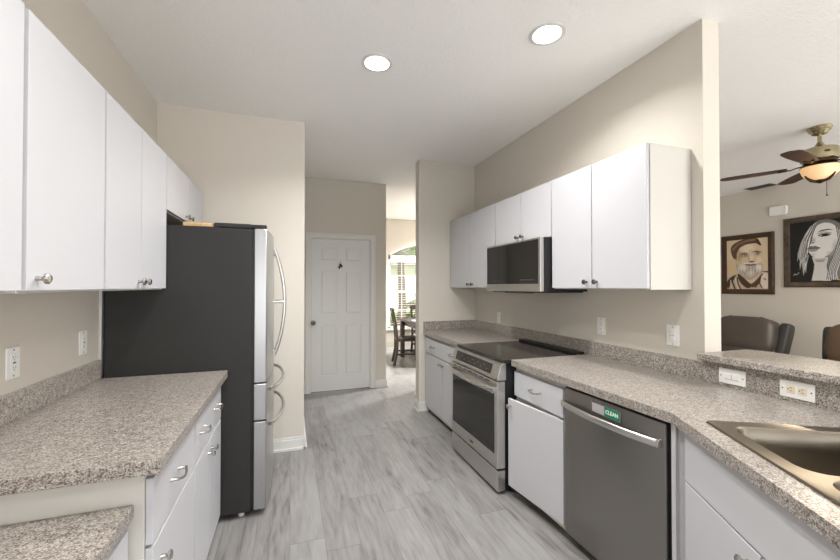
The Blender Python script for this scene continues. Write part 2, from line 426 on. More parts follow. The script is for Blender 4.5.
# corner strip at the refrigerator alcove on the left wall
struct('trim_1', box((XL, 2.486, .90), (XL+.014, 2.520, 1.372), .003), M['trim'])
# door casing
cw = .062
mb = MB()
for lo, hi in (((DX0-cw, YD-.016, 0), (DX0+.004, YD, DH+cw)), ((DX1-.004, YD-.016, 0), (DX1+cw, YD, DH+cw)), ((DX0-cw, YD-.017, DH-.004), (DX1+cw, YD, DH+cw))):
    mb.box(lo, hi, .004)
for lo, hi in (((DX0-cw, YD-.024, 0), (DX0-cw+.022, YD-.014, DH+cw)), ((DX1+cw-.022, YD-.024, 0), (DX1+cw, YD-.014, DH+cw)), ((DX0-cw, YD-.0245, DH+cw-.022), (DX1+cw, YD-.014, DH+cw))):
    mb.box(lo, hi, .004)
struct('trim_2', mb, M['trim'], 'white casing around the panelled door', 'door casing')
struct('trim_3', MB().box((DX0, YD+.002, 0), (DX0+.012, YD+.11, DH)).box((DX1-.012, YD+.002, 0), (DX1, YD+.11, DH)).box((DX0, YD+.002, DH-.012), (DX1, YD+.11, DH)), M['trim'])
# six panel door
def panel_door():
    b = MB(); x0, x1 = DX0+.014, DX1-.014; y0, y1 = YD+.012, YD+.05; z0, z1 = .012, DH-.015
    b.box((x0, y0+.010, z0), (x1, y1, z1))
    w = x1-x0; st = .115; mid = .10
    cols = [(x0+st, x0+w/2-mid/2), (x0+w/2+mid/2, x1-st)]
    rows = [(.21, .88), (1.02, 1.60), (1.72, 1.91)]
    # stiles and rails
    b.box((x0, y0, z0), (cols[0][0], y0+.012, z1)); b.box((cols[1][1], y0, z0), (x1, y0+.012, z1)); b.box((cols[0][1], y0, z0), (cols[1][0], y0+.012, z1))
    zz = [z0]+[q for r in rows for q in r]+[z1]
    for c0, c1 in cols:
        for a, c in zip(zz[0::2], zz[1::2]): b.box((c0, y0, a), (c1, y0+.012, c))
        for r0, r1 in rows: b.box((c0+.018, y0+.001, r0+.018), (c1-.018, y0+.02, r1-.018), .009, 2)
    return b
dr = struct('door_1', panel_door(), M['doorpaint'], 'white six-panel door at the end of the kitchen', 'door')
MB().lathe([(.0, 0), (.030, 0), (.030, .006), (.012, .012), (.011, .03), (.024, .038), (.030, .05), (.027, .062), (.012, .068), (0, .069)], (.277, YD+.012, .915), 'y', 24, -1).build('door_knob', M['darknickel'], dr)
box((DX0+.012, YD+.014, .001), (DX1-.012, YD+.06, .012)).build('threshold', M['nickel'], dr)
hk = thing('key_hanger', 'small black key fob hanging from a hook on the white panelled door', 'keys', (.634, YD+.011, 1.70))
MB().tube([(0, 0, .02), (0, -.012, .02), (0, -.02, .005), (0, -.012, -.004)], .003).box((-.008, -.004, .0), (.008, 0, .04), .002).build('hook', M['nickel'], hk)
MB().box((-.022, -.02, -.055), (.004, -.004, -.006), .006).box((-.035, -.02, -.075), (-.01, -.006, -.04), .006).box((.0, -.018, -.06), (.018, -.006, -.02), .005).build('key_fob', M['black'], hk)

# ------------------------------------------------------------------ cabinets
def knob(parent, x, y, z, mat=None):
    return MB().lathe([(0, 0), (.0075, 0), (.0065, .006), (.0055, .014), (.010, .018), (.0155, .022), (.0155, .027), (.011, .031), (0, .032)], (x, y, z), 'y', 20, -1).build('knob', mat or M['nickel'], parent)
def pull(parent, x, y, z, w=.088):
    mb = MB(); h = w/2
    mb.lathe([(0, 0), (.008, 0), (.0065, .004), (.005, .024), (0, .026)], (x-h, y, z), 'y', 14, -1)
    mb.lathe([(0, 0), (.008, 0), (.0065, .004), (.005, .024), (0, .026)], (x+h, y, z), 'y', 14, -1)
    mb.tube([(x-h-.006, y-.024, z), (x-h+.006, y-.026, z-.001), (x-h*.5, y-.031, z-.006), (x, y-.033, z-.008), (x+h*.5, y-.031, z-.006), (x+h-.006, y-.026, z-.001), (x+h+.006, y-.024, z)], .0042, 10)
    return mb.build('pull_handle', M['nickel'], parent)
KNOB = [None]
def cabinet(name, label, loc, rz, w, d, z0, h, fronts, toe=0, group=None, side=None, kick='kick'):
    """local frame: x along the face from the left, y into the cabinet (face frame at y=0), z up from the base"""
    t = thing(name, label, 'cabinet', (loc[0], loc[1], z0), rz, group)
    mb = MB()
    mb.box((0, 0, toe), (w, d, h), .0015)
    mb.build('carcass', side or M['carcass'], t)
    if toe:
        box((.0, .05, 0), (w, d-.01, toe)).build('toe_kick', M['black_kick'], t); box((.0, .004, .030), (w, .018, toe-.002), .003).build('kick_trim', M[kick], t)
    for f in fronts:
        x0, x1, a, b = f[1:5]; g = .0032
        ajar = f[6] if len(f) > 6 else 0
        hinge = f[7] if len(f) > 7 else 0
        lo, hi = (x0+g, -.020, a), (x1-g, -.001, b)
        if ajar:
            pv = Vector((hinge, -.001, 0))
            p = box(Vector(lo)-pv, Vector(hi)-pv, .002).build(f[0], M['cab'], t)
            p.location = pv; p.rotation_euler = (0, 0, ajar)
            off = pv
        else:
            p = box(lo, hi, .0012).build(f[0], M['cab'], t); off = Vector((0, 0, 0))
        for kind, kx, kz in f[5]:
            (lambda *q: knob(*q, KNOB[0]))(p, kx-off.x, -.020-off.y, kz) if kind == 'k' else pull(p, kx-off.x, -.020-off.y, kz)
    return t
# ---- left run (faces +X). local x -> +Y
LF = -.401                                  # face-frame plane
cabinet('base_cabinet', 'white base cabinet with one drawer over one door, nearest on the left', (LF, 1.30), PI/2, .523, LF-XL-.004, 0, .853,
        [('drawer', .004, .521, .63, .825, [('p', .225, .735)]), ('door', .004, .521, .07, .62, [('k', .082, .545)])], .07, 'left base cabinets')
cabinet('base_cabinet', 'white base cabinet beside the refrigerator, wide drawer over two doors', (LF, 1.825), PI/2, .622, LF-XL-.004, 0, .853,
        [('drawer', .002, .618, .63, .825, [('p', .13, .735), ('p', .47, .735)]), ('door', .002, .310, .07, .62, [('k', .275, .565)]), ('door', .310, .618, .07, .62, [('k', .345, .565)])], .07, 'left base cabinets')
def upper_left(label, y0, y1, z0, fronts, group='left wall cabinets'):
    return cabinet('wall_cabinet', label, (-.685, y0), PI/2, y1-y0, -.685-XL-.003, z0, 2.134-z0, fronts, 0, group)
H_ = 2.134-1.372
upper_left('white wall cabinet at the left edge of the view, above the desk',   .80, 1.272, 1.372, [('door', .003, .468, .007, H_, [('k', .05, .04)])])
upper_left('single-door white wall cabinet with its knob at the lower left', 1.279, 1.725, 1.372, [('door', .001, .445, .007, H_, [('k', .045, .04)])])
upper_left('two-door white wall cabinet left of the refrigerator, knobs meeting at the bottom', 1.731, 2.468, 1.372, [('door', .001, .360, .007, H_, [('k', .325, .04)]), ('door', .360, .735, .007, H_, [('k', .395, .04)])])
upper_left('short white two-door cabinet over the refrigerator', 2.470, 3.360, 1.822, [('door', .001, .445, .005, .312, [('k', .40, .035)]), ('door', .445, .888, .005, .312, [('k', .49, .035)])])

# left countertop with backsplash
def counter_obj(name, label, poly, z0, z1, splashes, origin, bev=.0025):
    t = thing(name, label, 'countertop', origin)
    mb = MB(); mb.prism(poly, z0, z1, 'z', bev, 2); mb.build('worktop', M['lam'], t, origin)
    for lo, hi in splashes: box(lo, hi, .002).build('backsplash', M['lam'], t, origin)
    return t
CT, CB = .896, .855
counter_obj('countertop', 'speckled grey laminate countertop on the left, beside the refrigerator', [(-.350, 1.258), (-.350, 2.466), (XL+.001, 2.466), (XL+.001, 1.258)], CB, CT,
            [((XL+.001, 1.258, CT), (XL+.022, 2.466, .997))], (-.667, 1.86, CB))
# desk
cabinet('desk_cabinet', 'white cabinet under the low desk top at the lower left', (-.452, .30), PI/2, .985, -.452-XL-.004, 0, .721,
        [('drawer', .004, .49, .52, .70, [('p', .245, .61)]), ('door', .004, .49, .07, .51, [('k', .44, .46)]), ('drawer', .49, .98, .52, .70, [('p', .735, .61)]), ('door', .49, .98, .07, .51, [('k', .54, .46)])], .07)
counter_obj('countertop', 'lower speckled laminate desk top in the near left corner', [(-.425, .27), (-.425, 1.297), (XL+.001, 1.297), (XL+.001, .27)], .722, .762, [], (-.70, .78, .722))

# ---- refrigerator
FX, FY0, FY1 = -.226, 2.476, 3.352
fr = thing('refrigerator', 'tall stainless french-door refrigerator with charcoal side', 'refrigerator', (-.55, 2.93, 0))
FO = (-.55, 2.93, 0)
box((-.955, FY0, .035), (FX, FY1, 1.738), .006).build('case', M['case'], fr, FO)
MB().box((-.955, FY0+.004, 1.738), (-.40, FY1-.004, 1.741)).build('top_panel', M['case'], fr, FO)
mb = MB(); mb.box((-.43, FY0+.002, 1.739), (FX+.002, FY1-.002, 1.768), .008); mb.build('hinge_cover', M['case'], fr, FO)
for y in (FY0+.004, FY1-.054): MB().box((FX-.005, y, 1.743), (FX+.085, y+.05, 1.766), .005).build('hinge', M['black'], fr, FO)
box((FX-.002, FY0+.008, .05), (FX+.016, FY1-.008, 1.735)).build('gasket', M['black'], fr, FO)
def fdoor(name, y0, y1, z0, z1):
    b = MB(); d = FX+.016; f = -.118; n = 10
    # slightly bowed door front
    ym = (FY0+FY1)/2; hw = (FY1-FY0)/2
    fr_ = lambda y: f-.022*((y-ym)/hw)**2
    pts = [(d, y0), (d, y1)]+[(fr_(y1+(y0-y1)*i/n), y1+(y0-y1)*i/n) for i in range(n+1)]
    b.prism(pts, z0, z1, 'z', .004, 1)
    return b.build(name, M['steelv'], fr, FO)
YM = (FY0+FY1)/2
d1 = fdoor('door', FY0, YM-.002, .805, 1.742); d2 = fdoor('door', YM+.002, FY1, .805, 1.742)
dw1 = fdoor('drawer', FY0, FY1, .577, .797); dw2 = fdoor('drawer', FY0, FY1, .04, .568)
def vhandle(y, par):
    mb = MB(); n = 16; z0, z1 = .90, 1.655
    pth = [(-.112+.070*math.sin(PI*i/n)**.8, y, z0+(z1-z0)*i/n) for i in range(n+1)]
    mb.tube(pth, .011, 12)
    for z in (.93, 1.28, 1.62):
        q = -.112+.070*math.sin(PI*(z-z0)/(z1-z0))**.8
        mb.tube([(-.125, y, z), (q, y, z)], .010, 10)
    return mb.build('handle', M['steel'], par, FO)
vhandle(YM-.05, d1); vhandle(YM+.05, d2)
def hhandle(z, par):
    mb = MB(); n = 16; y0, y1 = FY0+.06, FY1-.06
    mb.tube([(-.122+.075*math.sin(PI*i/n)**.7, y0+(y1-y0)*i/n, z) for i in range(n+1)], .012, 12)
    return mb.build('handle', M['steel'], par, FO)
hhandle(.748, dw1); hhandle(.530, dw2)
for y in (FY0+.05, FY1-.05):
    for x in (-.28, -.9): MB().lathe([(0, 0), (.018, 0), (.018, .038), (0, .038)], (x, y, 0), 'z', 14).build('leveling_foot', M['plate'], fr, FO)
tag(box((-.595, 2.50, 1.7415), (-.435, 3.02, 1.766), .004).build('cutting_board', M['board']), 'light wooden cutting board lying on top of the refrigerator', 'cutting board')

# ---- right run (faces -X). local x -> -Y
RF = 1.445
def rcab(label, y_far, y_near, fronts, **k):
    return cabinet('base_cabinet', label, (RF, y_far), -PI/2, y_far-y_near, XR-RF-.004, 0, .853, fronts, .07, **k)
rcab('white base cabinet in the far corner, wide drawer with two pulls over two doors', 3.958, 2.955,
     [('drawer', .004, .995, .66, .82, [('p', .25, .745), ('p', .75, .745)]), ('door', .004, .499, .07, .65, [('k', .455, .60)]), ('door', .499, .995, .07, .65, [('k', .543, .60)])], group='right base cabinets')
rcab('white base cabinet between range and dishwasher, its door slightly ajar', 2.190, 1.704,
     [('drawer', .002, .482, .66, .82, [('p', .245, .745)]), ('door', .004, .482, .07, .645, [('k', .035, .60)], math.radians(6.5), .480)], group='right base cabinets')
# upper right cabinets
KNOB[0] = M['darknickel']
def upper_right(label, y_far, y_near, z0, fronts):
    return cabinet('wall_cabinet', label, (1.752, y_far), -PI/2, y_far-y_near, XR-1.752-.003, z0, 2.134-z0, fronts, 0, 'right wall cabinets')
upper_right('white two-door wall cabinet in the far corner, left of the microwave', 3.955, 2.950, 1.372, [('door', .003, .518, .007, H_, [('k', .475, .04)]), ('door', .518, 1.003, .007, H_, [('k', .56, .04)])])
upper_right('short white two-door cabinet directly above the microwave', 2.947, 2.189, 1.738, [('door', .002, .388, .005, .396, [('k', .35, .045)]), ('door', .388, .756, .005, .396, [('k', .42, .045)])])
upper_right('white two-door wall cabinet right of the microwave, its side panel in view', 2.186, 1.436, 1.372, [('door', .002, .371, .007, H_, [('k', .33, .045)]), ('door', .371, .748, .007, H_, [('k', .41, .045)])])

# countertops on the right
counter_obj('countertop', 'speckled laminate countertop in the far corner, left of the range', [(1.405, 2.953), (XR-.001, 2.953), (XR-.001, YS-.001), (1.405, YS-.001)], CB, CT,
            [((XR-.021, 2.1905, CT), (XR-.001, YS-.021, .997)), ((1.405, YS-.021, CT), (XR-.001, YS-.001, .997))], (1.7, 3.5, CB))
T = Vector((-.492, -.8706, 0)).normalized(); NV = Vector((-T.y, T.x, 0)); NV = Vector((.8706, -.492, 0))
BEND = Vector((1.408, 1.068, 0))
e1 = BEND+T*1.30
# main worktop with a hole for the sink bowls
SA = Vector((1.433, .966, 0))     # near-left corner of the sink rim
def sp(t, n, z=0): v = SA+T*t+NV*n; return (v.x, v.y, z)
main = thing('countertop', 'speckled laminate countertop turning at the sink, over the dishwasher', 'countertop', (1.7, 1.3, CB))
MO = (1.7, 1.3, CB)
b = bmesh.new()
outer = [(1.405, 2.190), (1.405, BEND.y+.02), (BEND.x, BEND.y), (e1.x, e1.y), (e1.x, -.9), (XR-.001, -.9), (XR-.001, 2.190)]
hole = [sp(.03, .03)[:2], sp(.81, .03)[:2], sp(.81, .49)[:2], sp(.03, .49)[:2]]
def ring(pts, z): return [b.verts.new((x, y, z)) for x, y in pts]
for z in (CB, CT):
    o = ring(outer, z); h = ring(hole, z)
    es = [b.edges.new((o[i], o[(i+1) % len(o)])) for i in range(len(o))]+[b.edges.new((h[i], h[(i+1) % 4])) for i in range(4)]
    bmesh.ops.triangle_fill(b, use_beauty=True, edges=es)
    if z == CB: o0, h0 = o, h
for A, B in ((o0, o), (h0, h)):
    for i in range(len(A)): b.faces.new((A[i], A[(i+1) % len(A)], B[(i+1) % len(A)], B[i]))
bmesh.ops.recalc_face_normals(b, faces=b.faces)
mb = MB(); mb._take(b, None, False); mb.build('worktop', M['lam'], main, MO)
box((XR-.021, 1.374, CT), (XR-.001, 2.190, .997), .002).build('backsplash', M['lam'], main, MO)
box((XR-.021, -.9, CT), (XR-.001, 1.3735, 1.0095), .001).build('backsplash', M['lam'], main, MO)
# raised bar
bt = MB(); bt.prism([(1.99, 1.3735), (1.99, -.9), (2.40, -.9), (2.40, 1.30), (2.37, 1.366), (2.33, 1.3735)], 1.0115, 1.044, 'z', .004, 2)
tag(bt.build('bar_top', M['lam']), 'raised speckled laminate bar ledge above the sink counter', 'bar top')

# ---- sink cabinet (diagonal)
FB = BEND+NV*.050
sc = thing('sink_cabinet', 'angled white cabinet under the sink with a false front and two doors', 'cabinet', (FB.x, FB.y, 0), math.atan2(T.y, T.x))
# local x along T; local y: into the cabinet must be NV. rotating x->T makes y-> (-T.y,T.x) = (.87,-.49) = NV
mb = MB(); mb.box((0, 0, .07), (1.16, .03, .853)); mb.box((1.13, .03, .07), (1.16, .5, .853)); mb.build('carcass', M['carcass'], sc)
box((0, .06, 0), (1.16, .08, .07)).build('toe_kick', M['kick'], sc)
box((.03, -.020, .655), (.86, -.001, .845), .002).build('false_front', M['cab'], sc)
p = box((.03, -.020, .07), (.432, -.001, .648), .002).build('door', M['cab'], sc); knob(p, .385, -.020, .60)
p = box((.440, -.020, .07), (.86, -.001, .648), .002).build('door', M['cab'], sc); knob(p, .487, -.020, .60)
box((.87, -.020, .07), (1.15, -.001, .845), .002).build('end_panel', M['cab'], sc)
fil = MB(); fil.prism([(1.447, 1.082), (1.447, 1.060), (FB.x+.002, FB.y+.004), (FB.x+.03, FB.y+.02), (1.49, 1.082)], .07, .853, 'z')
fl = fil.build('filler_strip', M['cab'], sc)
fl.matrix_parent_inverse = (Matrix.Translation((FB.x, FB.y, 0)) @ Matrix.Rotation(math.atan2(T.y, T.x), 4, 'Z')).inverted()

# ---- sink
sk = thing('kitchen_sink', 'double-bowl stainless steel drop-in sink set in the angled counter', 'sink', (SA.x, SA.y, CT), math.atan2(T.y, T.x))
def sink():
    b = bmesh.new(); W_, D_ = .84, .52
    def rr(x0, x1, y0, y1, r, z, n=6):
        pts = []
        for cx, cy, a0 in ((x0+r, y0+r, PI), (x1-r, y0+r, 1.5*PI), (x1-r, y1-r, 0), (x0+r, y1-r, .5*PI)):
            for i in range(n+1):
                a = a0+.5*PI*i/n; pts.append(b.verts.new((cx+r*math.cos(a), cy+r*math.sin(a), z)))
        return pts
    def skin(A, B):
        for i in range(len(A)): b.faces.new((A[i], A[(i+1) % len(A)], B[(i+1) % len(A)], B[i]))
    o0 = rr(0, W_, 0, D_, .022, .0006); o1 = rr(.004, W_-.004, .004, D_-.004, .02, .006); o2 = rr(.014, W_-.014, .014, D_-.014, .02, .0045)
    skin(o0, o1); skin(o1, o2)
    bowls = []
    for x0, x1 in ((.048, .395), (.420, .792)):
        a = rr(x0, x1, .05, .445, .06, .0045); bowls.append((x0, x1, a))
    es = [e for L in [o2]+[q[2] for q in bowls] for e in [b.edges.new((L[i], L[(i+1) % len(L)])) if b.edges.get((L[i], L[(i+1) % len(L)])) is None else b.edges.get((L[i], L[(i+1) % len(L)])) for i in range(len(L))]]
    bmesh.ops.triangle_fill(b, use_beauty=True, edges=es)
    for x0, x1, a in bowls:
        prev = a
        for ins, z, r in ((.006, -.004, .056), (.012, -.06, .056), (.016, -.135, .056), (.028, -.158, .056), (.055, -.170, .05)):
            q = rr(x0+ins, x1-ins, .05+ins, .445-ins, max(r, .02), z); skin(prev, q); prev = q
        b.faces.new(prev)
    bmesh.ops.recalc_face_normals(b, faces=b.faces)
    for f in b.faces: pass
    return b
mb = MB(); mb._take(sink()); so_ = mb.build('basin', M['sinksteel'], sk, sharp=50)
sm = so_.modifiers.new('thickness', 'SOLIDIFY'); sm.thickness = .0012; sm.offset = 0
for x in (.2215, .606): MB().lathe([(0, .001), (.042, .001), (.042, .003), (.034, .004), (.030, .001), (0, .0005)], (x, .25, -.170), 'z', 24).build('drain', M['nickel'], sk)
# rear deck faucet, just past the frame edge
MB().lathe([(0, 0), (.028, 0), (.026, .02), (.016, .03), (.014, .06), (0, .06)], (.41, .483, .0045), 'z', 20).tube([(.41, .483, .05), (.41, .483, .20), (.41, .46, .25), (.41, .40, .28), (.41, .33, .26), (.41, .31, .22)], .011, 12).build('faucet', M['nickel'], sk)

# ---- dishwasher
DY0, DY1, DF = 1.094, 1.695, 1.423
dw = thing('dishwasher', 'dark stainless dishwasher with a bowed bar handle', 'dishwasher', (1.7, 1.395, 0)); DO = (1.7, 1.395, 0)
box((DF+.03, DY0-.004, .05), (2.02, DY1+.004, .850)).build('tub', M['black'], dw, DO)
dpan = MB().box((DF, DY0+.012, .048), (DF+.034, DY1-.002, .838), .006, 3).build('door', M['dwsteel'], dw, DO)
mb = MB(); n = 20
ya, yb = DY0+.03, DY1-.002
mb.tube([(DF-.012-.034*math.sin(PI*i/n)**.7, yb+(ya-yb)*i/n, .752) for i in range(n+1)], .016, 14, flat=(.55, 1.0))
for y in (ya, yb): mb.box((DF-.022, min(y, y), .736), (DF+.002, y+.008, .768), .003)
mb.build('handle', M['steel'], dpan, DO)
box((DF+.05, DY0, .0), (DF+.08, DY1, .05)).build('toe_kick', M['black_kick'], dw, DO)
box((RF-.018, DY0-.026, .07), (RF+.03, DY0-.008, .853), .001).build('side_trim', M['cab'], sc, None).matrix_parent_inverse = fl.matrix_parent_inverse
mg = thing('dishwasher_magnet', 'grey and green sign reading CLEAN stuck on the dishwasher door', 'magnet', (DF-.0005, 1.405, .768)); 
MB().box((-.005, -.086, 0), (-.0005, .087, .052), .002).build('frame', M['nickel'], mg)
box((-.006, .006, .005), (-.0045, .082, .047)).build('slider', M['greylabel'], mg)
gp = box((-.0062, -.081, .005), (-.0045, .004, .047)).build('green_face', M['green'], mg)
def text_mesh(name, body, size, mat, parent, loc, rot, depth=.0004, xs=1):
    c = bpy.data.curves.new('txt', 'FONT'); c.body = body; c.size = size; c.extrude = depth; c.align_x = 'CENTER'; c.align_y = 'CENTER'; c.offset = .0006
    o = bpy.data.objects.new('txt', c); COL.objects.link(o)
    dg = bpy.context.evaluated_depsgraph_get(); me = bpy.data.meshes.new_from_object(o.evaluated_get(dg))
    bpy.data.objects.remove(o)
    me.transform(Matrix.Diagonal((xs, 1, 1, 1))); me.transform(rot.to_4x4()); me.transform(Matrix.Translation(loc))
    me.materials.clear(); me.materials.append(mat); me.name = name
    q = bpy.data.objects.new(name, me); COL.objects.link(q); q.parent = parent
    return q
RX = Matrix(((0, 0, -1), (-1, 0, 0), (0, 1, 0)))      # text read from -X: right -> -Y, up -> +Z
text_mesh('lettering', 'CLEAN', .025, M['white'], gp, (-.0066, -.0385, .026), RX, xs=.94)

# ---- range
RY0, RY1, RXF = 2.198, 2.944, 1.30
rg = thing('range', 'stainless slide-in electric range with black glass cooktop', 'range', (1.68, 2.57, 0)); RO = (1.68, 2.57, 0)
box((1.362, RY0+.004, .03), (1.99, RY1-.004, .872), .003).build('body', M['black'], rg, RO)
mb = MB(); mb.box((1.355, RY0-.004, .872), (2.02, RY1+.004, .8935), .004); mb.build('cooktop', M['cookglass'], rg, RO)
mb = MB(); mb.box((1.965, RY0+.0, .8935), (2.027, RY1, .912), .006)
for i in range(3): mb.box((1.975+.015*i, RY0+.03, .912), (1.980+.015*i, RY1-.03, .914))
mb.build('rear_vent', M['black'], rg, RO)
# control fascia: sloped
mb = MB(); mb.prism([(RXF+.006, .758), (RXF+.004, .775), (1.332, .866), (1.350, .8715), (1.370, .8715), (1.370, .758)], RY0, RY1, 'y', .003, 2)
# prism axis 'y' takes (x,z)
fa = mb.build('control_panel', M['steel'], rg, RO)
sl = (1.332-(RXF+.004))/(.866-.775)
def fx(z): return RXF+.004+sl*(z-.775)
mb = MB(); mb.prism([(fx(.785)-.0012, .785), (fx(.853)-.0012, .853), (fx(.853)+.004, .853), (fx(.785)+.004, .785)], RY0+.10, RY1-.065, 'y')
dsp = mb.build('display_glass', M['blackglass'], fa, RO)
for i in range(11):
    mb = MB(); y = RY1-.13-i*.045; zc = .815+(.012 if i % 2 else -.008); 
    dz = 0; mb.prism([(fx(zc+dz)-.0016, zc+dz), (fx(zc+dz+.003)-.0016, zc+dz+.003), (fx(zc+dz+.003), zc+dz+.003), (fx(zc+dz), zc+dz)], y-.005, y+.004, 'y'); mb.build('touch_mark', M['greylabel'], dsp, RO)
od = MB().box((RXF, RY0, .172), (1.362, RY1, .752), .004).build('oven_door', M['steel'], rg, RO)
box((RXF-.0015, RY0+.035, .262), (RXF+.004, RY1-.03, .672), .003).build('window', M['ovenglass'], od, RO)
for i in range(7): box((RXF-.0012, RY0+.10+.09*i, .735), (RXF+.003, RY0+.15+.09*i, .741)).build('vent_slot', M['black'], od, RO)
mb = MB(); n = 20
mb.tube([(RXF-.016-.042*math.sin(PI*i/n)**.55, RY1-.012+(RY0-RY1+.024)*i/n, .700) for i in range(n+1)], .017, 14, flat=(.8, 1))
for y in (RY1-.022, RY0+.004): mb.box((RXF-.024, y, .684), (RXF+.002, y+.018, .716), .004)
mb.build('handle', M['steel'], od, RO)
MB().box((RXF-.001, 2.55, .205), (RXF+.002, 2.60, .222), .001).build('badge', M['darknickel'], od, RO)
MB().box((RXF-.002, RY0+.045, .665), (RXF+.001, RY0+.085, .690)).build('energy_tag', M['paper'], od, RO)
MB().box((RXF+.004, RY0, .022), (1.362, RY1, .160), .004).build('storage_drawer', M['steel'], rg, RO)
for x in (1.42, 1.93):
    for y in (RY0+.06, RY1-.06): MB().lathe([(0, 0), (.02, 0), (.02, .032), (0, .032)], (x, y, 0), 'z', 12).build('leveling_foot', M['black'], rg, RO)

# ---- microwave
mw = thing('microwave', 'over-the-range microwave with black glass door and stainless trim', 'microwave', (1.85, 2.57, 1.345)); WO = (1.85, 2.57, 1.345)
MY0, MY1, MXF = 2.192, 2.944, 1.640
box((1.676, MY0, 1.352), (XR-.002, MY1, 1.736), .002).build('case', M['black'], mw, WO)
md = box((MXF, MY0, 1.352), (1.672, MY1, 1.735), .003).build('door', M['steel'], mw, WO)
box((MXF-.002, MY0+.022, 1.408), (MXF+.003, MY1-.012, 1.722), .001).build('door_glass', M['blackglass'], md, WO)
for i in range(8): box((MXF-.0024, MY0+.07+.022*i, 1.436), (MXF-.0019, MY0+.082+.022*i, 1.442)).build('touch_mark', M['slot'], md, WO)
for i in range(6): box((MXF-.0024, MY0+.50+.025*i, 1.432), (MXF-.0019, MY0+.516+.025*i, 1.436)).build('touch_mark', M['slot'], md, WO)
mb = MB(); mb.box((1.69, MY0+.02, 1.343), (2.03, MY1-.02, 1.352)); mb.build('bottom_grille', M['black'], mw, WO)
box((1.70, 2.45, 1.336), (1.78, 2.75, 1.344), .002).build('lamp_lens', M['slot'], mw, WO)

# ---- outlets and switches
def wallplate(label, cat, loc, rz, kind, horiz=False, name=None):
    """local: plate faces -y, x right, z up"""
    t = thing(name or ('light_switch' if kind in ('rocker', 'dimmer') else 'power_outlet'), label, cat, loc, rz)
    w, h = (.117, .073) if horiz else (.073, .117)
    box((-w/2, -.006, -h/2), (w/2, 0, h/2), .0025).build('plate', M['plate'], t)
    R = (lambda x, z: (z, x)) if horiz else (lambda x, z: (x, z))
    def bx(x0, x1, z0, z1, y0, y1, mb, bev=0):
        a = R(x0, z0); c = R(x1, z1); mb.box((min(a[0], c[0]), y0, min(a[1], c[1])), (max(a[0], c[0]), y1, max(a[1], c[1])), bev)
    if kind in ('duplex', 'gfci'):
        mb = MB()
        if kind == 'gfci': bx(-.0165, .0165, -.034, .034, -.0085, -.005, mb, .001)
        else:
            for s in (-1, 1): bx(-.017, .017, s*.019-.0145, s*.019+.0145, -.0085, -.005, mb, .003)
        f = mb.build('receptacle', M['ivory'] if horiz else M['plate'], t)
        sm_ = M['black'] if horiz else M['slot']
        for s in (-1, 1):
            c = s*.019
            for q in ((-.0075, -.0055, c-.003, c+.006), (.0055, .0075, c-.003, c+.006), (-.002, .002, c-.010, c-.006)):
                mb = MB(); bx(*q, -.0088, -.008, mb); mb.build('slot', sm_, f)
        if kind == 'gfci': mb = MB(); bx(-.008, .008, -.003, .003, -.0088, -.008, mb); mb.build('test_button', sm_, f)
    else:
        mb = MB(); bx(-.0165, .0165, -.034, .034, -.0075, -.005, mb, .001)
        f = mb.build('switch_frame', M['plate'], t)
        mb = MB(); bx(-.013, .013, -.029, .029, -.0095, -.007, mb, .002); r = mb.build('rocker', M['plate'], f)
        mb = MB(); bx(-.0135, .0135, -.0005, .001, -.0098, -.009, mb); bx(-.0145, -.0132, -.029, .029, -.0082, -.0072, mb); mb.build('seam', M['slot'], f)
    for s in (-1, 1):
        a = R(0, s*.048); MB().lathe([(0, 0), (.003, 0), (.003, .001), (0, .001)], (a[0], -.006, a[1]), 'y', 10, -1).build('screw', M['slot'], t)
    return t
wallplate('white outlet nearest the viewer on the left wall above the countertop', 'outlet', (XL, 1.822, 1.105), PI/2, 'gfci')
wallplate('white outlet plate on the left wall close to the refrigerator', 'outlet', (XL, 2.322, 1.110), PI/2, 'gfci')
wallplate('small white outlet in the far right corner, above the range backsplash', 'outlet', (XR, 3.43, 1.064), -PI/2, 'duplex')
wallplate('white duplex outlet on the right wall under the two-door cabinet', 'outlet', (XR, 2.062, 1.113), -PI/2, 'duplex')
wallplate('white rocker switch on the right wall near the column end', 'switch', (XR, 1.545, 1.112), -PI/2, 'rocker')
wallplate('horizontal white switch plate set in the speckled backsplash under the bar', 'switch', (XR-.021, 1.232, .950), -PI/2, 'rocker', True)
wallplate('horizontal outlet plate with ivory sockets in the backsplash under the bar', 'outlet', (XR-.021, .985, .950), -PI/2, 'duplex', True)

# ------------------------------------------------------------------ ceiling lights
def can(x, y, label, power=None):
    t = thing('recessed_light', label, 'ceiling light', (x, y, CZ), 0, 'recessed ceiling lights')
    MB().lathe([(.076, -.001), (.098, -.001), (.098, -.004), (.086, -.007), (.076, -.005), (.076, -.001)], (0, 0, 0), 'z', 40).build('trim_ring', M['trim'], t)
    MB().lathe([(0, -.004), (.076, -.004), (.076, -.001), (0, -.001)], (0, 0, 0), 'z', 40).build('lens', M['lens'], t)
    l = area('recessed_lamp', (x, y, CZ-.012), (0, 0, -1), .15, .15, power or CAN_POWER, (1, .985, .96), 'DISK', math.radians(140))
    return t
can(.513, 2.327, 'lit recessed ceiling light further from the viewer, left of the other', 17)
can(1.358, 1.746, 'lit recessed ceiling light nearer the right-hand wall', 8.5)
can(.10, .80, 'added recessed ceiling light over the aisle, out of view')  # unseen lamp added above the near aisle
can(.75, -.6, 'added unseen recessed ceiling light behind the viewer')  # another added lamp, behind the camera

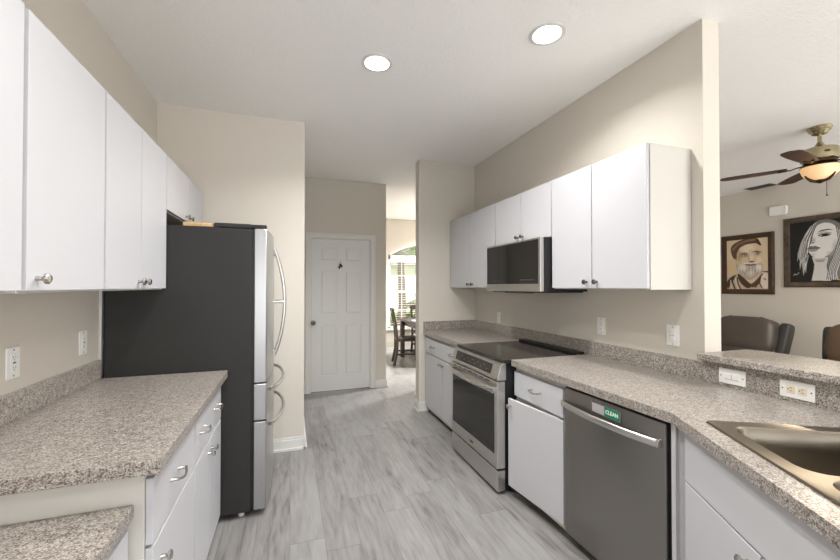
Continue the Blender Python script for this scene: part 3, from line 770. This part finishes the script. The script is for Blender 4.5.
can(3.1, 5.6, 'added recessed fill light in the nook, hidden behind the stub wall', 75)  # added out of sight to brighten the nook and hall
can(3.3, 6.9, 'added recessed fill light over the nook table, hidden behind the stub wall', 75)  # second lamp added for nook brightness, never in view
can(4.7, .35, 'added recessed fill light for the living room, beyond the right edge of the view', 48)  # added off-view to lift the portrait wall
can(5.3, -.9, 'added recessed fill light at the rear of the living room, out of view', 48)  # further added off-view lamp filling the living room

# ------------------------------------------------------------------ living room beyond the bar
fan = thing('ceiling_fan', 'brass ceiling fan with dark wooden blades and a lit glass bowl', 'ceiling fan', (4.455, 1.985, CZ))
MB().lathe([(0, 0), (.082, 0), (.085, -.008), (.079, -.020), (.072, -.026), (.073, -.034), (.058, -.048), (.05, -.062), (.028, -.070), (0, -.070)], (0, 0, -.0005), 'z', 40).build('canopy', M['brass'], fan)
MB().lathe([(0, -.06), (.014, -.06), (.014, -.13), (.022, -.145), (.034, -.165), (.05, -.182), (.06, -.186), (0, -.186)], (0, 0, 0), 'z', 28).build('downrod', M['brass'], fan)
mo = MB().lathe([(0, -.185), (.06, -.185), (.095, -.190), (.118, -.200), (.123, -.212), (.121, -.285), (.126, -.292), (.121, -.300), (.10, -.306), (0, -.306)], (0, 0, 0), 'z', 48).build('motor_housing', M['brass'], fan)
mb = MB()
for k in range(8):
    a = k*PI/4; mb.box((-.018, -.002, -.012), (.018, .002, .012), .002)
mb2 = MB().lathe([(0, -.306), (.11, -.306), (.11, -.322), (.10, -.332), (.075, -.345), (0, -.345)], (0, 0, 0), 'z', 40)
mb.bm.free(); mb2.build('flywheel', M['darkbrass'], fan)
MB().puff((-.084, -.087, -.245), (.020, .003, .010), .9, .9, Matrix.Rotation(-PI/4, 3, 'Z')).build('emblem', M['darkbrass'], mo)
bz = -.342
def blade(parent, ang):
    b = bmesh.new(); n = 22; r0, r1 = .21, .70; top = []; bot = []
    L_, R_ = [], []
    for i in range(n+1):
        s = i/n; r = r0+(r1-r0)*s
        w = .052+.020*math.sin(min(1, s*1.15)*PI*.62)
        if s > .86: w *= math.sqrt(max(0, 1-((s-.86)/.14)**2))*.98+.02
        L_.append((r, w)); R_.append((r, -w))
    pts = L_+R_[::-1]
    va = [b.verts.new((x, y, .004)) for x, y in pts]; vb = [b.verts.new((x, y, -.004)) for x, y in pts]
    b.faces.new(va); b.faces.new(vb[::-1])
    for i in range(len(pts)): b.faces.new((va[i], vb[i], vb[(i+1) % len(pts)], va[(i+1) % len(pts)]))
    bmesh.ops.recalc_face_normals(b, faces=b.faces)
    mt = Matrix.Translation((0, 0, bz)) @ Matrix.Rotation(ang, 4, 'Z') @ Matrix.Rotation(math.radians(-1), 4, 'X')
    mb = MB(); mb._take(b, mt); o = mb.build('blade', M['fanwood'], parent)
    mb = MB(); 
    mb.tube([(.09, 0, .012), (.15, 0, .004), (.19, 0, -.008), (.25, .022, -.008), (.27, .026, -.0075)], .009, 8, flat=(1.4, .6)); mb.tube([(.19, 0, -.008), (.25, -.022, -.008), (.27, -.026, -.0075)], .008, 8, flat=(1.4, .6))
    mb.bm.transform(mt); mb.build('blade_iron', M['darkbrass'], o)
for k in range(5): blade(fan, math.radians(46+72*k))
bw = MB().lathe([(.122, -.352), (.127, -.358), (.125, -.385), (.113, -.418), (.088, -.448), (.055, -.468), (.02, -.476), (0, -.476)], (0, 0, 0), 'z', 48).build('light_bowl', M['bowl'], fan)
MB().lathe([(0, -.345), (.12, -.345), (.126, -.349), (.130, -.356), (.122, -.358), (.0, -.352)], (0, 0, 0), 'z', 40).build('fitter', M['darkbrass'], fan)
mb = MB().lathe([(0, -.474), (.04, -.474), (.045, -.482), (.03, -.490), (.014, -.50), (0, -.505)], (0, 0, 0), 'z', 24)
for k in range(3):
    a = k*2*PI/3+.4
    mb.tube([(.03*math.cos(a), .03*math.sin(a), -.484), (.062*math.cos(a), .062*math.sin(a), -.476), (.090*math.cos(a), .090*math.sin(a), -.449), (.108*math.cos(a), .108*math.sin(a), -.428)], [.012, .014, .011, .005], 8)
mb.build('bowl_finial', M['darkbrass'], fan)
MB().tube([(.03, -.03, -.49), (.03, -.03, -.60)], .0022, 6).lathe([(0, 0), (.006, .004), (.006, .018), (0, .024)], (.03, -.03, -.622), 'z', 10).build('pull_chain', M['darkbrass'], fan)
area('fan_lamp', (4.455, 1.985, CZ-.64), (0, 0, -1), .2, .2, 8, (1, .84, .62), 'DISK')

vt = thing('ceiling_vent', 'dark slotted air vent in the living room ceiling near the portraits', 'vent', (6.325, 3.46, CZ))
mb = MB(); mb.box((-.085, -.16, -.004), (-.07,   .16, -.0005)).box((.07, -.16, -.004), (.085,   .16, -.0005)).box((-.085, -.16, -.004), (.085, -.145, -.0005)).box((-.085, .145, -.004), (.085,   .16, -.0005)); mb.build('frame', M['ventm'], vt)
mb = MB()
for i in range(9): mb.box((-.066+i*.0155, -.144, -.010), (-.056+i*.0155, .144, -.002), rot=Matrix.Rotation(.5, 3, 'Y'))
mb.build('louvre_set', M['ventm'], vt)
tag(MB().box((XLR-.045, 3.20, 2.375), (XLR-.001, 3.385, 2.505), .012).box((XLR-.048, 3.192, 2.39), (XLR-.001, 3.204, 2.49), .004).build('chime_box', M['plate']), 'white chime box on the living room wall above and between the portraits', 'chime')

# ---- portraits: flat painted canvases
def in_poly(px, py, poly):
    c = np.zeros(px.shape, bool); n = len(poly)
    for i in range(n):
        x0, y0 = poly[i]; x1, y1 = poly[(i+1) % n]
        if y0 == y1: continue
        c ^= ((y0 > py) != (y1 > py)) & (px < (x1-x0)*(py-y0)/(y1-y0)+x0)
    return c
def near(px, py, line, w):
    d = np.full(px.shape, 1e9)
    for (x0, y0), (x1, y1) in zip(line, line[1:]):
        dx, dy = x1-x0, y1-y0; t = np.clip(((px-x0)*dx+(py-y0)*dy)/(dx*dx+dy*dy+1e-9), 0, 1)
        d = np.minimum(d, np.hypot(px-x0-t*dx, py-y0-t*dy))
    return np.clip((w-d)/(w*.6)+.4, 0, 1)
def smooth_poly(poly, it=2):
    for _ in range(it):
        q = []
        for i in range(len(poly)):
            a = poly[i]; c = poly[(i+1) % len(poly)]
            q += [(a[0]*.75+c[0]*.25, a[1]*.75+c[1]*.25), (a[0]*.25+c[0]*.75, a[1]*.25+c[1]*.75)]
        poly = q
    return poly
def canvas(w, h, res, shapes, bgc, name, parent):
    nx = int(w*res); ny = int(h*res)
    U, V = np.meshgrid((np.arange(nx)+.5)/nx, (np.arange(ny)+.5)/ny)
    img = np.zeros((ny, nx, 3)); img[:] = [lin(c) for c in bgc]
    for s in shapes:
        col = np.array([lin(c) for c in s[1]])
        if s[0] in 'pq':
            pl = s[2] if s[0] == 'q' else smooth_poly(s[2]); a = np.zeros(U.shape)
            for du, dv in ((-.25, -.25), (.25, -.25), (-.25, .25), (.25, .25)): a += in_poly(U+du/nx, V+dv/ny, pl)*.25
            a *= s[3] if len(s) > 3 else 1
        elif s[0] == 'l': a = near(U, V*h/w, [(x, y*h/w) for x, y in s[2]], s[3])*(s[4] if len(s) > 4 else 1)
        elif s[0] == 'e':
            (cx, cy, rx, ry) = s[2]; d = np.hypot((U-cx)/rx, (V-cy)/ry); a = np.clip((1-d)*s[3], 0, 1)*(s[4] if len(s) > 4 else 1)
        img = img*(1-a[..., None])+col*a[..., None]
    # mesh in local frame: x right (0..w), z up (0..h), faces -y
    me = bpy.data.meshes.new(name)
    vs = [(w*i/nx, 0, h*(1-j/ny)) for j in range(ny+1) for i in range(nx+1)]
    fs = [(j*(nx+1)+i, (j+1)*(nx+1)+i, (j+1)*(nx+1)+i+1, j*(nx+1)+i+1) for j in range(ny) for i in range(nx)]
    me.from_pydata(vs, [], fs)
    at = me.color_attributes.new('paint', 'FLOAT_COLOR', 'CORNER')
    arr = np.ones((ny*nx, 4, 4), np.float32); arr[:, :, :3] = img.reshape(-1, 1, 3)
    at.data.foreach_set('color', arr.ravel())
    me.materials.append(M['paint'])
    o = bpy.data.objects.new(name, me); COL.objects.link(o); o.parent = parent
    return o
def portrait(label, y_left, y_right, z0, z1, fw, fmat, shapes, bgc):
    w = y_left-y_right; h = z1-z0
    t = thing('framed_portrait', label, 'picture', (XLR, y_left, z0), -PI/2)
    mb = MB(); dpt = .032
    prof = [(0, 0), (0, -dpt*.7), (fw*.25, -dpt), (fw*.55, -dpt*.85), (fw, -dpt*.45), (fw, 0)]
    # mitred moulding: four loops
    b = bmesh.new(); rings = []
    for i_, y in prof: rings.append([b.verts.new(p) for p in ((i_, y-.001, i_), (w-i_, y-.001, i_), (w-i_, y-.001, h-i_), (i_, y-.001, h-i_))])
    for p, q in zip(rings, rings[1:]):
        for k in range(4): b.faces.new((p[k], p[(k+1) % 4], q[(k+1) % 4], q[k]))
    bmesh.ops.recalc_face_normals(b, faces=b.faces)
    mb._take(b); mb.build('frame', fmat, t, sharp=25)
    c = canvas(w-2*fw+.004, h-2*fw+.004, 190, shapes, bgc, 'canvas', t); c.location = (fw-.002, -.012, fw-.002)
    box((fw-.01, -.010, fw-.01), (w-fw+.01, -.002, h-fw+.01)).build('backing', M['black'], t)
    return t
q1 = lambda px, py: ((px-120)/320, (py-(125-30*(px-120)/320))/(360+30*(px-120)/320))
Q = lambda *pp: [q1(*p) for p in pp]
dk, md_, lt = (72, 48, 34), (150, 122, 94), (226, 212, 190)
S1 = [('p', (224, 204, 172), Q((120, 120), (440, 90), (440, 300), (120, 300)), .6),
      ('p', (216, 190, 150), Q((120, 260), (230, 260), (210, 380), (120, 400)), .7),
      # coat
      ('p', (196, 178, 156), Q((100, 410), (160, 385), (215, 360), (300, 470), (400, 350), (470, 345), (470, 520), (100, 520))),
      ('p', dk, Q((205, 362), (240, 380), (300, 440), (330, 450), (300, 480), (262, 470), (215, 420))),
      ('p', (88, 58, 42), Q((300, 455), (340, 430), (405, 355), (400, 390), (345, 470), (310, 470))),
      ('p', (70, 50, 36), Q((118, 430), (150, 395), (200, 375), (190, 400), (150, 440), (135, 490), (115, 490))),
      ('l', (60, 42, 32), Q((170, 395), (165, 430), (185, 480)), .022), ('l', (80, 58, 44), Q((205, 400), (210, 440), (235, 490)), .018),
      ('l', lt, Q((190, 395), (195, 440), (215, 485)), .014), ('l', lt, Q((152, 420), (152, 455), (165, 490)), .012),
      ('l', (60, 42, 32), Q((385, 400), (375, 440), (392, 470)), .014), ('l', (92, 66, 48), Q((345, 470), (390, 410), (430, 355)), .016),
      ('p', (232, 222, 206), Q((395, 370), (445, 352), (445, 480), (400, 480), (380, 430))),
      ('l', dk, Q((398, 352), (440, 352)), .012), ('l', (150, 130, 110), Q((410, 405), (420, 412)), .02),
      # face
      ('p', (222, 198, 166), Q((195, 215), (225, 165), (280, 140), (345, 135), (385, 160), (408, 215), (405, 280), (380, 330), (300, 350), (225, 320), (200, 275))),
      ('e', (244, 228, 204), (*q1(290, 180), .22, .12), 1.6, .8), ('e', (240, 222, 196), (*q1(375, 265), .09, .08), 1.5, .8),
      ('e', (176, 146, 114), (*q1(222, 245), .10, .16), 1.3, .8),
      ('e', (84, 60, 44), (*q1(262, 231), .115, .060), 1.6, .8), ('e', (80, 56, 42), (*q1(360, 214), .095, .058), 1.6, .8),
      ('e', (214, 198, 176), (*q1(262, 236), .050, .020), 2.5), ('e', (220, 206, 186), (*q1(352, 218), .045, .020), 2.5),
      ('l', (92, 68, 52), Q((228, 220), (262, 214), (290, 220)), .013, .8), ('l', (84, 60, 46), Q((328, 205), (355, 201), (388, 206)), .013, .8),
      ('l', (176, 146, 116), Q((302, 190), (305, 212)), .010, .6), ('l', (176, 146, 116), Q((320, 186), (321, 208)), .009, .6), ('e', (52, 38, 30), (*q1(266, 235), .018, .017), 2), ('e', (52, 38, 30), (*q1(356, 218), .017, .017), 2),
      ('e', (236, 214, 184), (*q1(318, 252), .060, .085), 1.8), ('e', (96, 70, 52), (*q1(318, 282), .085, .030), 2),
      ('l', (160, 128, 100), Q((292, 232), (297, 268)), .012, .7),
      # beard
      ('p', (186, 172, 156), Q((190, 275), (215, 310), (260, 300), (300, 292), (350, 290), (402, 290), (405, 335), (375, 380), (330, 405), (300, 420), (255, 400), (215, 365), (195, 320))),
      ('e', (236, 230, 220), (*q1(248, 325), .13, .09), 1.5), ('e', (240, 234, 226), (*q1(372, 325), .11, .09), 1.5), ('e', (222, 214, 202), (*q1(310, 365), .12, .09), 1.3),
      ('l', (96, 72, 56), Q((275, 300), (310, 306), (345, 298)), .017), ('l', (244, 238, 230), Q((262, 292), (310, 290), (362, 288)), .016)]
for i in range(16):
    x = 215+i*12; S1.append(('l', (150, 132, 116) if i % 2 else (240, 234, 226), Q((x, 318+8*math.sin(i*2.1)), (x+6*math.sin(i*1.7), 350), (x+(310-x)*.22, 372+14*math.sin(i*.9+.6))), .009, .5))
S1 += [('p', (92, 66, 48), Q((148, 185), (172, 150), (225, 122), (295, 102), (355, 100), (388, 140), (392, 165), (345, 136), (275, 143), (222, 170), (200, 212), (192, 268), (168, 250))),
       ('p', (58, 40, 30), Q((350, 100), (375, 115), (392, 168), (365, 145))), ('l', (146, 116, 88), Q((172, 190), (215, 148), (290, 122), (340, 115)), .028, .8), ('l', (50, 34, 26), Q((196, 268), (200, 215), (226, 172), (280, 146), (345, 137)), .014, .9),
       ('l', (214, 170, 70), Q((122, 478), (158, 480)), .016)]
portrait('framed sepia portrait of a bearded man in a beret, left of the larger portrait', 4.02, 3.345, 1.275, 2.163, .072, M['frame'], S1, (222, 202, 172))
q2 = lambda px, py: ((px-90)/438, (py-(125-.13*(px-90)))/(345+.13*(px-90)))
Q = lambda *pp: [q2(*p) for p in pp]
S2 = [('p', (120, 118, 116), Q((250, 112), (310, 92), (365, 100), (410, 125), (440, 190), (450, 300), (440, 400), (400, 452), (322, 455), (330, 380), (300, 250), (240, 225), (215, 300), (200, 260), (215, 170))),
      ('q', (178, 176, 174), Q((262, 112), (222, 142), (188, 190), (162, 240), (142, 300), (137, 352), (151, 318), (155, 398), (167, 352), (177, 432), (188, 396), (193, 418), (200, 362), (211, 318), (208, 284), (222, 236), (234, 190), (256, 140))),
      ('q', (226, 224, 221), Q((248, 122), (205, 172), (176, 240), (152, 330), (158, 360), (184, 262), (214, 190), (240, 150))), ('q', (232, 230, 228), Q((226, 180), (206, 240), (190, 310), (184, 400), (196, 350), (207, 290), (220, 230))),
      ('q', (206, 204, 201), Q((232, 322), (330, 322), (320, 372), (326, 410), (345, 462), (228, 462), (242, 402), (246, 365))),
      ('q', (160, 158, 156), Q((246, 338), (318, 330), (300, 352), (262, 352))),
      ('p', (228, 226, 223), Q((248, 165), (262, 134), (300, 116), (345, 116), (378, 138), (392, 175), (390, 225), (368, 270), (330, 312), (282, 331), (240, 322), (216, 298), (206, 280), (207, 256), (236, 237), (236, 200))),
      ('e', (168, 166, 164), (*q2(372, 265), .06, .16), 1.3, .7), ('e', (190, 188, 185), (*q2(240, 306), .05, .04), 1.2, .7), ('e', (178, 176, 174), (*q2(340, 300), .07, .06), 1.2, .6),
      ('q', (48, 46, 45), Q((262, 176), (290, 161), (330, 153), (364, 158), (330, 160), (292, 168))),
      ('q', (52, 50, 49), Q((268, 194), (288, 182), (320, 178), (352, 184), (326, 196), (292, 201))), ('e', (222, 220, 218), (*q2(288, 191), .016, .010), 2.5), ('e', (10, 10, 10), (*q2(312, 188), .028, .024), 3), ('l', (110, 108, 106), Q((268, 184), (300, 172), (348, 176)), .006),
      ('e', (150, 148, 146), (*q2(246, 222), .028, .06), 1.4, .7), ('e', (30, 30, 30), (*q2(239, 237), .016, .011), 2.5), ('l', (120, 118, 116), Q((236, 205), (228, 232), (238, 240)), .006),
      ('q', (112, 108, 106), Q((206, 268), (226, 255), (240, 258), (252, 254), (284, 266), (250, 270))), ('q', (150, 146, 143), Q((208, 271), (250, 271), (282, 267), (258, 287), (228, 291), (213, 284))), ('l', (30, 29, 29), Q((206, 270), (242, 271), (283, 266)), .006)]
for k, (x0, x1, x2, c) in enumerate(((252, 214, 182, 40), (240, 196, 166, 30), (256, 226, 196, 60), (246, 206, 190, 20), (232, 182, 150, 70))): S2.append(('l', (c, c, c), Q((x0, 128+4*k), (x1, 205+6*k), (x2, 320+12*k)), .0065, .85))
for k in range(12):
    x = 382+k*5.5; c = (18, 212, 40, 226)[k % 4]; S2.append(('l', (c, c, c), Q((x-4, 140+k*6), (x+8, 215+k*5), (x-14-1.5*k, 300), (x-46-2*k, 370+k*4), (x-62, 455)), .0075, .9))
S2 += [('l', (190, 188, 186), Q((112, 430), (122, 420), (130, 428), (148, 414)), .005), ('l', (210, 168, 72), Q((388, 455), (420, 456)), .012)]
portrait('larger framed black and white portrait of a woman with pale hair over one eye', 3.235, 2.405, 1.378, 2.307, .068, M['frame2'], S2, (20, 19, 18))

# ---- recliners
def recliner(label, loc, rz, mat):
    t = thing('recliner', label, 'armchair', loc, rz, 'leather recliners')
    # local: faces -y, x right
    box((-.40, -.36, .06), (.40, .40, .30), .04, 3).build('base', mat, t)
    MB().puff((0, -.10, .34), (.30, .36, .12), .35, .5).build('seat_cushion', mat, t)
    box((-.29, -.43, .10), (.29, -.37, .42), .025, 3).build('footrest', mat, t)
    for s in (-1, 1):
        MB().puff((s*.385, -.06, .27), (.095, .42, .19), .3, .35).puff((s*.385, -.08, .44), (.105, .36, .055), .4, .7).build('arm', mat, t)
    tl = Matrix.Rotation(math.radians(-14), 3, 'X')
    bk = MB().puff((0, .36, .60), (.325, .10, .36), .3, .35, tl).build('backrest', mat, t)
    MB().puff((0, .22, .50), (.30, .10, .10), .35, .55, tl).build('lumbar_pillow', mat, bk)
    mb = MB(); mb.puff((0, .31, .735), (.335, .15, .245), .42, .55, tl); mb.build('head_pillow', mat, bk)
    mb = MB()
    for x in (-.17, .17):
        pts = []
        for i in range(13):
            a = math.radians(-70+200*i/12); p = tl @ Vector((0, -.135*abs(math.cos(a))**.5*(1 if math.cos(a) > 0 else -1), .245*math.copysign(abs(math.sin(a))**.5, math.sin(a)))); pts.append((x, .31+p.y, .735+p.z))
        mb.tube(pts, .004, 6)
    mb.build('piping', M['leatherseam'], bk)
    for s in (-1, 1):
        MB().puff((s*.365, .40, .70), (.060, .09, .215), .5, .35, tl @ Matrix.Rotation(s*.10, 3, 'Y')).build('wing', M['leatherseam'], bk)
    for x in (-.35, .35):
        for y in (-.3, .34): MB().lathe([(0, 0), (.025, 0), (.03, .065), (0, .065)], (x, y, 0), 'z', 12).build('foot', M['black'], t)
    return t
recliner('dark grey-brown leather recliner beneath the bearded man portrait', (5.52, 3.33, 0), -PI/2+.12, M['leather'])
recliner('brown leather recliner at the right edge, beneath the larger portrait', (5.52, 2.24, 0), -PI/2-.10, M['leather2'])

# ------------------------------------------------------------------ breakfast nook
tb = thing('dining_table', 'dark wood dining table by the arched nook window', 'table', (2.62, 6.62, 0))
box((-.60, -.62, .715), (.60, .62, .755), .006).build('tabletop', M['darkwood'], tb)
box((-.50, -.52, .62), (.50, .52, .715)).build('apron', M['darkwood'], tb)
for x in (-.52, .52):
    for y in (-.54, .54): box((x-.04, y-.04, 0), (x+.04, y+.04, .715), .004).build('leg', M['darkwood'], tb)
def dchair(label, loc, rz):
    t = thing('dining_chair', label, 'chair', loc, rz, 'nook dining chairs')
    # local: faces -y
    box((-.22, -.22, .42), (.22, .20, .455), .008).build('seat_frame', M['darkwood'], t)
    MB().puff((0, -.01, .462), (.21, .20, .022), .3, .6).build('seat', M['seatblk'], t)
    for s in (-1, 1):
        box((s*.20-.02, -.21, 0), (s*.20+.02, -.17, .42), .003).build('leg', M['darkwood'], t)
        MB().tube([(s*.20, .24, 0), (s*.20, .19, .25), (s*.20, .185, .45), (s*.20, .21, .70), (s*.20, .27, .99)], .024, 8).build('rear_leg', M['darkwood'], t)
    def rail(z, h, y): return MB().prism([(-.19, y), (-.08, y+.018), (.08, y+.018), (.19, y), (.19, y+.022), (.08, y+.04), (-.08, y+.04), (-.19, y+.022)], z, z+h, 'z')
    rail(.90, .10, .235).build('top_rail', M['darkwood'], t)
    rail(.70, .05, .195).build('back_rail', M['darkwood'], t)
    for x in (-.09, 0, .09): box((x-.022, .213, .74), (x+.022, .228, .91), rot=None) if False else MB().tube([(x, .222, .74), (x, .258, .91)], .018, 8, flat=(1.2, .4)).build('splat', M['darkwood'], t)
    for s in (-1, 1): box((s*.20-.01, -.19, .18), (s*.20+.01, .20, .21)).build('stretcher', M['darkwood'], t)
    box((-.19, -.005, .185), (.19, .015, .205)).build('stretcher', M['darkwood'], t)
    return t
dchair('dark wooden dining chair with black seat at the near left side of the nook table', (1.985, 6.50, 0), PI/2-.18)
dchair('dark wooden dining chair at the window end of the nook table', (2.62, 7.33, 0), 0)
tag(box((2.12, 6.30, .7555), (2.42, 6.72, .759), .001).build('placemat', M['placem']), 'pale blue placemat on the dark nook table', 'placemat')

# ------------------------------------------------------------------ outside the nook window
g = box((-25, YW+.4, -.40), (30, YW+60, -.12)).build('lawn', M['grass']); g['kind'] = 'structure'; tag(g, 'green lawn outside the nook window', 'lawn')
def palm(label, x, y, h, nf, L, seed):
    rnd = random.Random(seed)
    t = thing('palm_tree', label, 'tree', (x, y, -.12), 0, 'palms outside the window')
    MB().tube([(0, 0, 0), (.05, 0, h*.4), (.02, .05, h*.8), (0, 0, h)], [.16, .12, .10, .11], 12).build('trunk', M['bark'], t)
    b = bmesh.new()
    for i in range(nf):
        a = 2*PI*i/nf+rnd.uniform(-.2, .2); el = rnd.uniform(.1, 1.1); ln = L*rnd.uniform(.8, 1.1)
        d = Vector((math.cos(a), math.sin(a), 0)); sd_ = Vector((-d.y, d.x, 0)); pts = []
        for k in range(9):
            s = k/8; pts.append(Vector((0, 0, h))+d*ln*s*math.cos(el*.6)+Vector((0, 0, ln*(math.sin(el)*s-.75*s*s))))
        for k in range(1, 9):
            for s in (-1, 1):
                for m_ in (0, .5):
                    p = pts[k-1].lerp(pts[k], m_); w = .42*math.sin(PI*(.12+.8*k/9))
                    tip = p+sd_*s*w+d*w*.5+Vector((0, 0, -w*.45)); q = p+d*.05
                    b.faces.new([b.verts.new(v) for v in (p, q, tip)])
    mb = MB(); mb._take(b); mb.build('frond_crown', M['leaf'], t)
palm('palm tree with arching fronds close to the nook window', 3.0, 10.4, 2.45, 34, 1.8, 3)
palm('taller palm tree further back beyond the lawn', 4.9, 14.5, 3.4, 26, 2.2, 5)
def shrub(label, x, y, r, h, seed):
    rnd = random.Random(seed); b = bmesh.new()
    for i in range(900):
        u = Vector((rnd.gauss(0, 1), rnd.gauss(0, 1), rnd.gauss(0, 1))).normalized()*rnd.uniform(.75, 1)
        p = Vector((u.x*r, u.y*r, h*.5+u.z*h*.5)); s = .07
        q = [p+Vector((rnd.uniform(-s, s), rnd.uniform(-s, s), rnd.uniform(-s, s))) for _ in range(3)]
        b.faces.new([b.verts.new(v) for v in q])
    t = thing('shrub', label, 'shrub', (x, y, -.12), 0, 'shrubs outside the window')
    mb = MB(); mb._take(b); mb.build('foliage', M['leafd'], t)
    MB().tube([(0, 0, 0), (0, 0, h*.6)], .03, 8).build('stem', M['bark'], t)
shrub('low green shrub on the lawn at the left of the window view', 2.35, 10.2, .45, .75, 1)
shrub('green shrub on the lawn beside the palm', 3.9, 11.6, .7, 1.1, 2)
shrub('broad shrub far across the lawn', 6.0, 15.5, 1.1, 1.6, 4)
hs = thing('neighbour_house', 'pale house across the lawn seen through the nook window', 'house', (7, 24, -.12))
box((-6, -3, 0), (6, 3, 2.7)).build('wall', M['stucco'], hs)
MB().prism([(-3.5, 2.7), (3.5, 2.7), (0, 4.3)], -6.4, 6.4, 'x').build('roof', M['roofm'], hs)
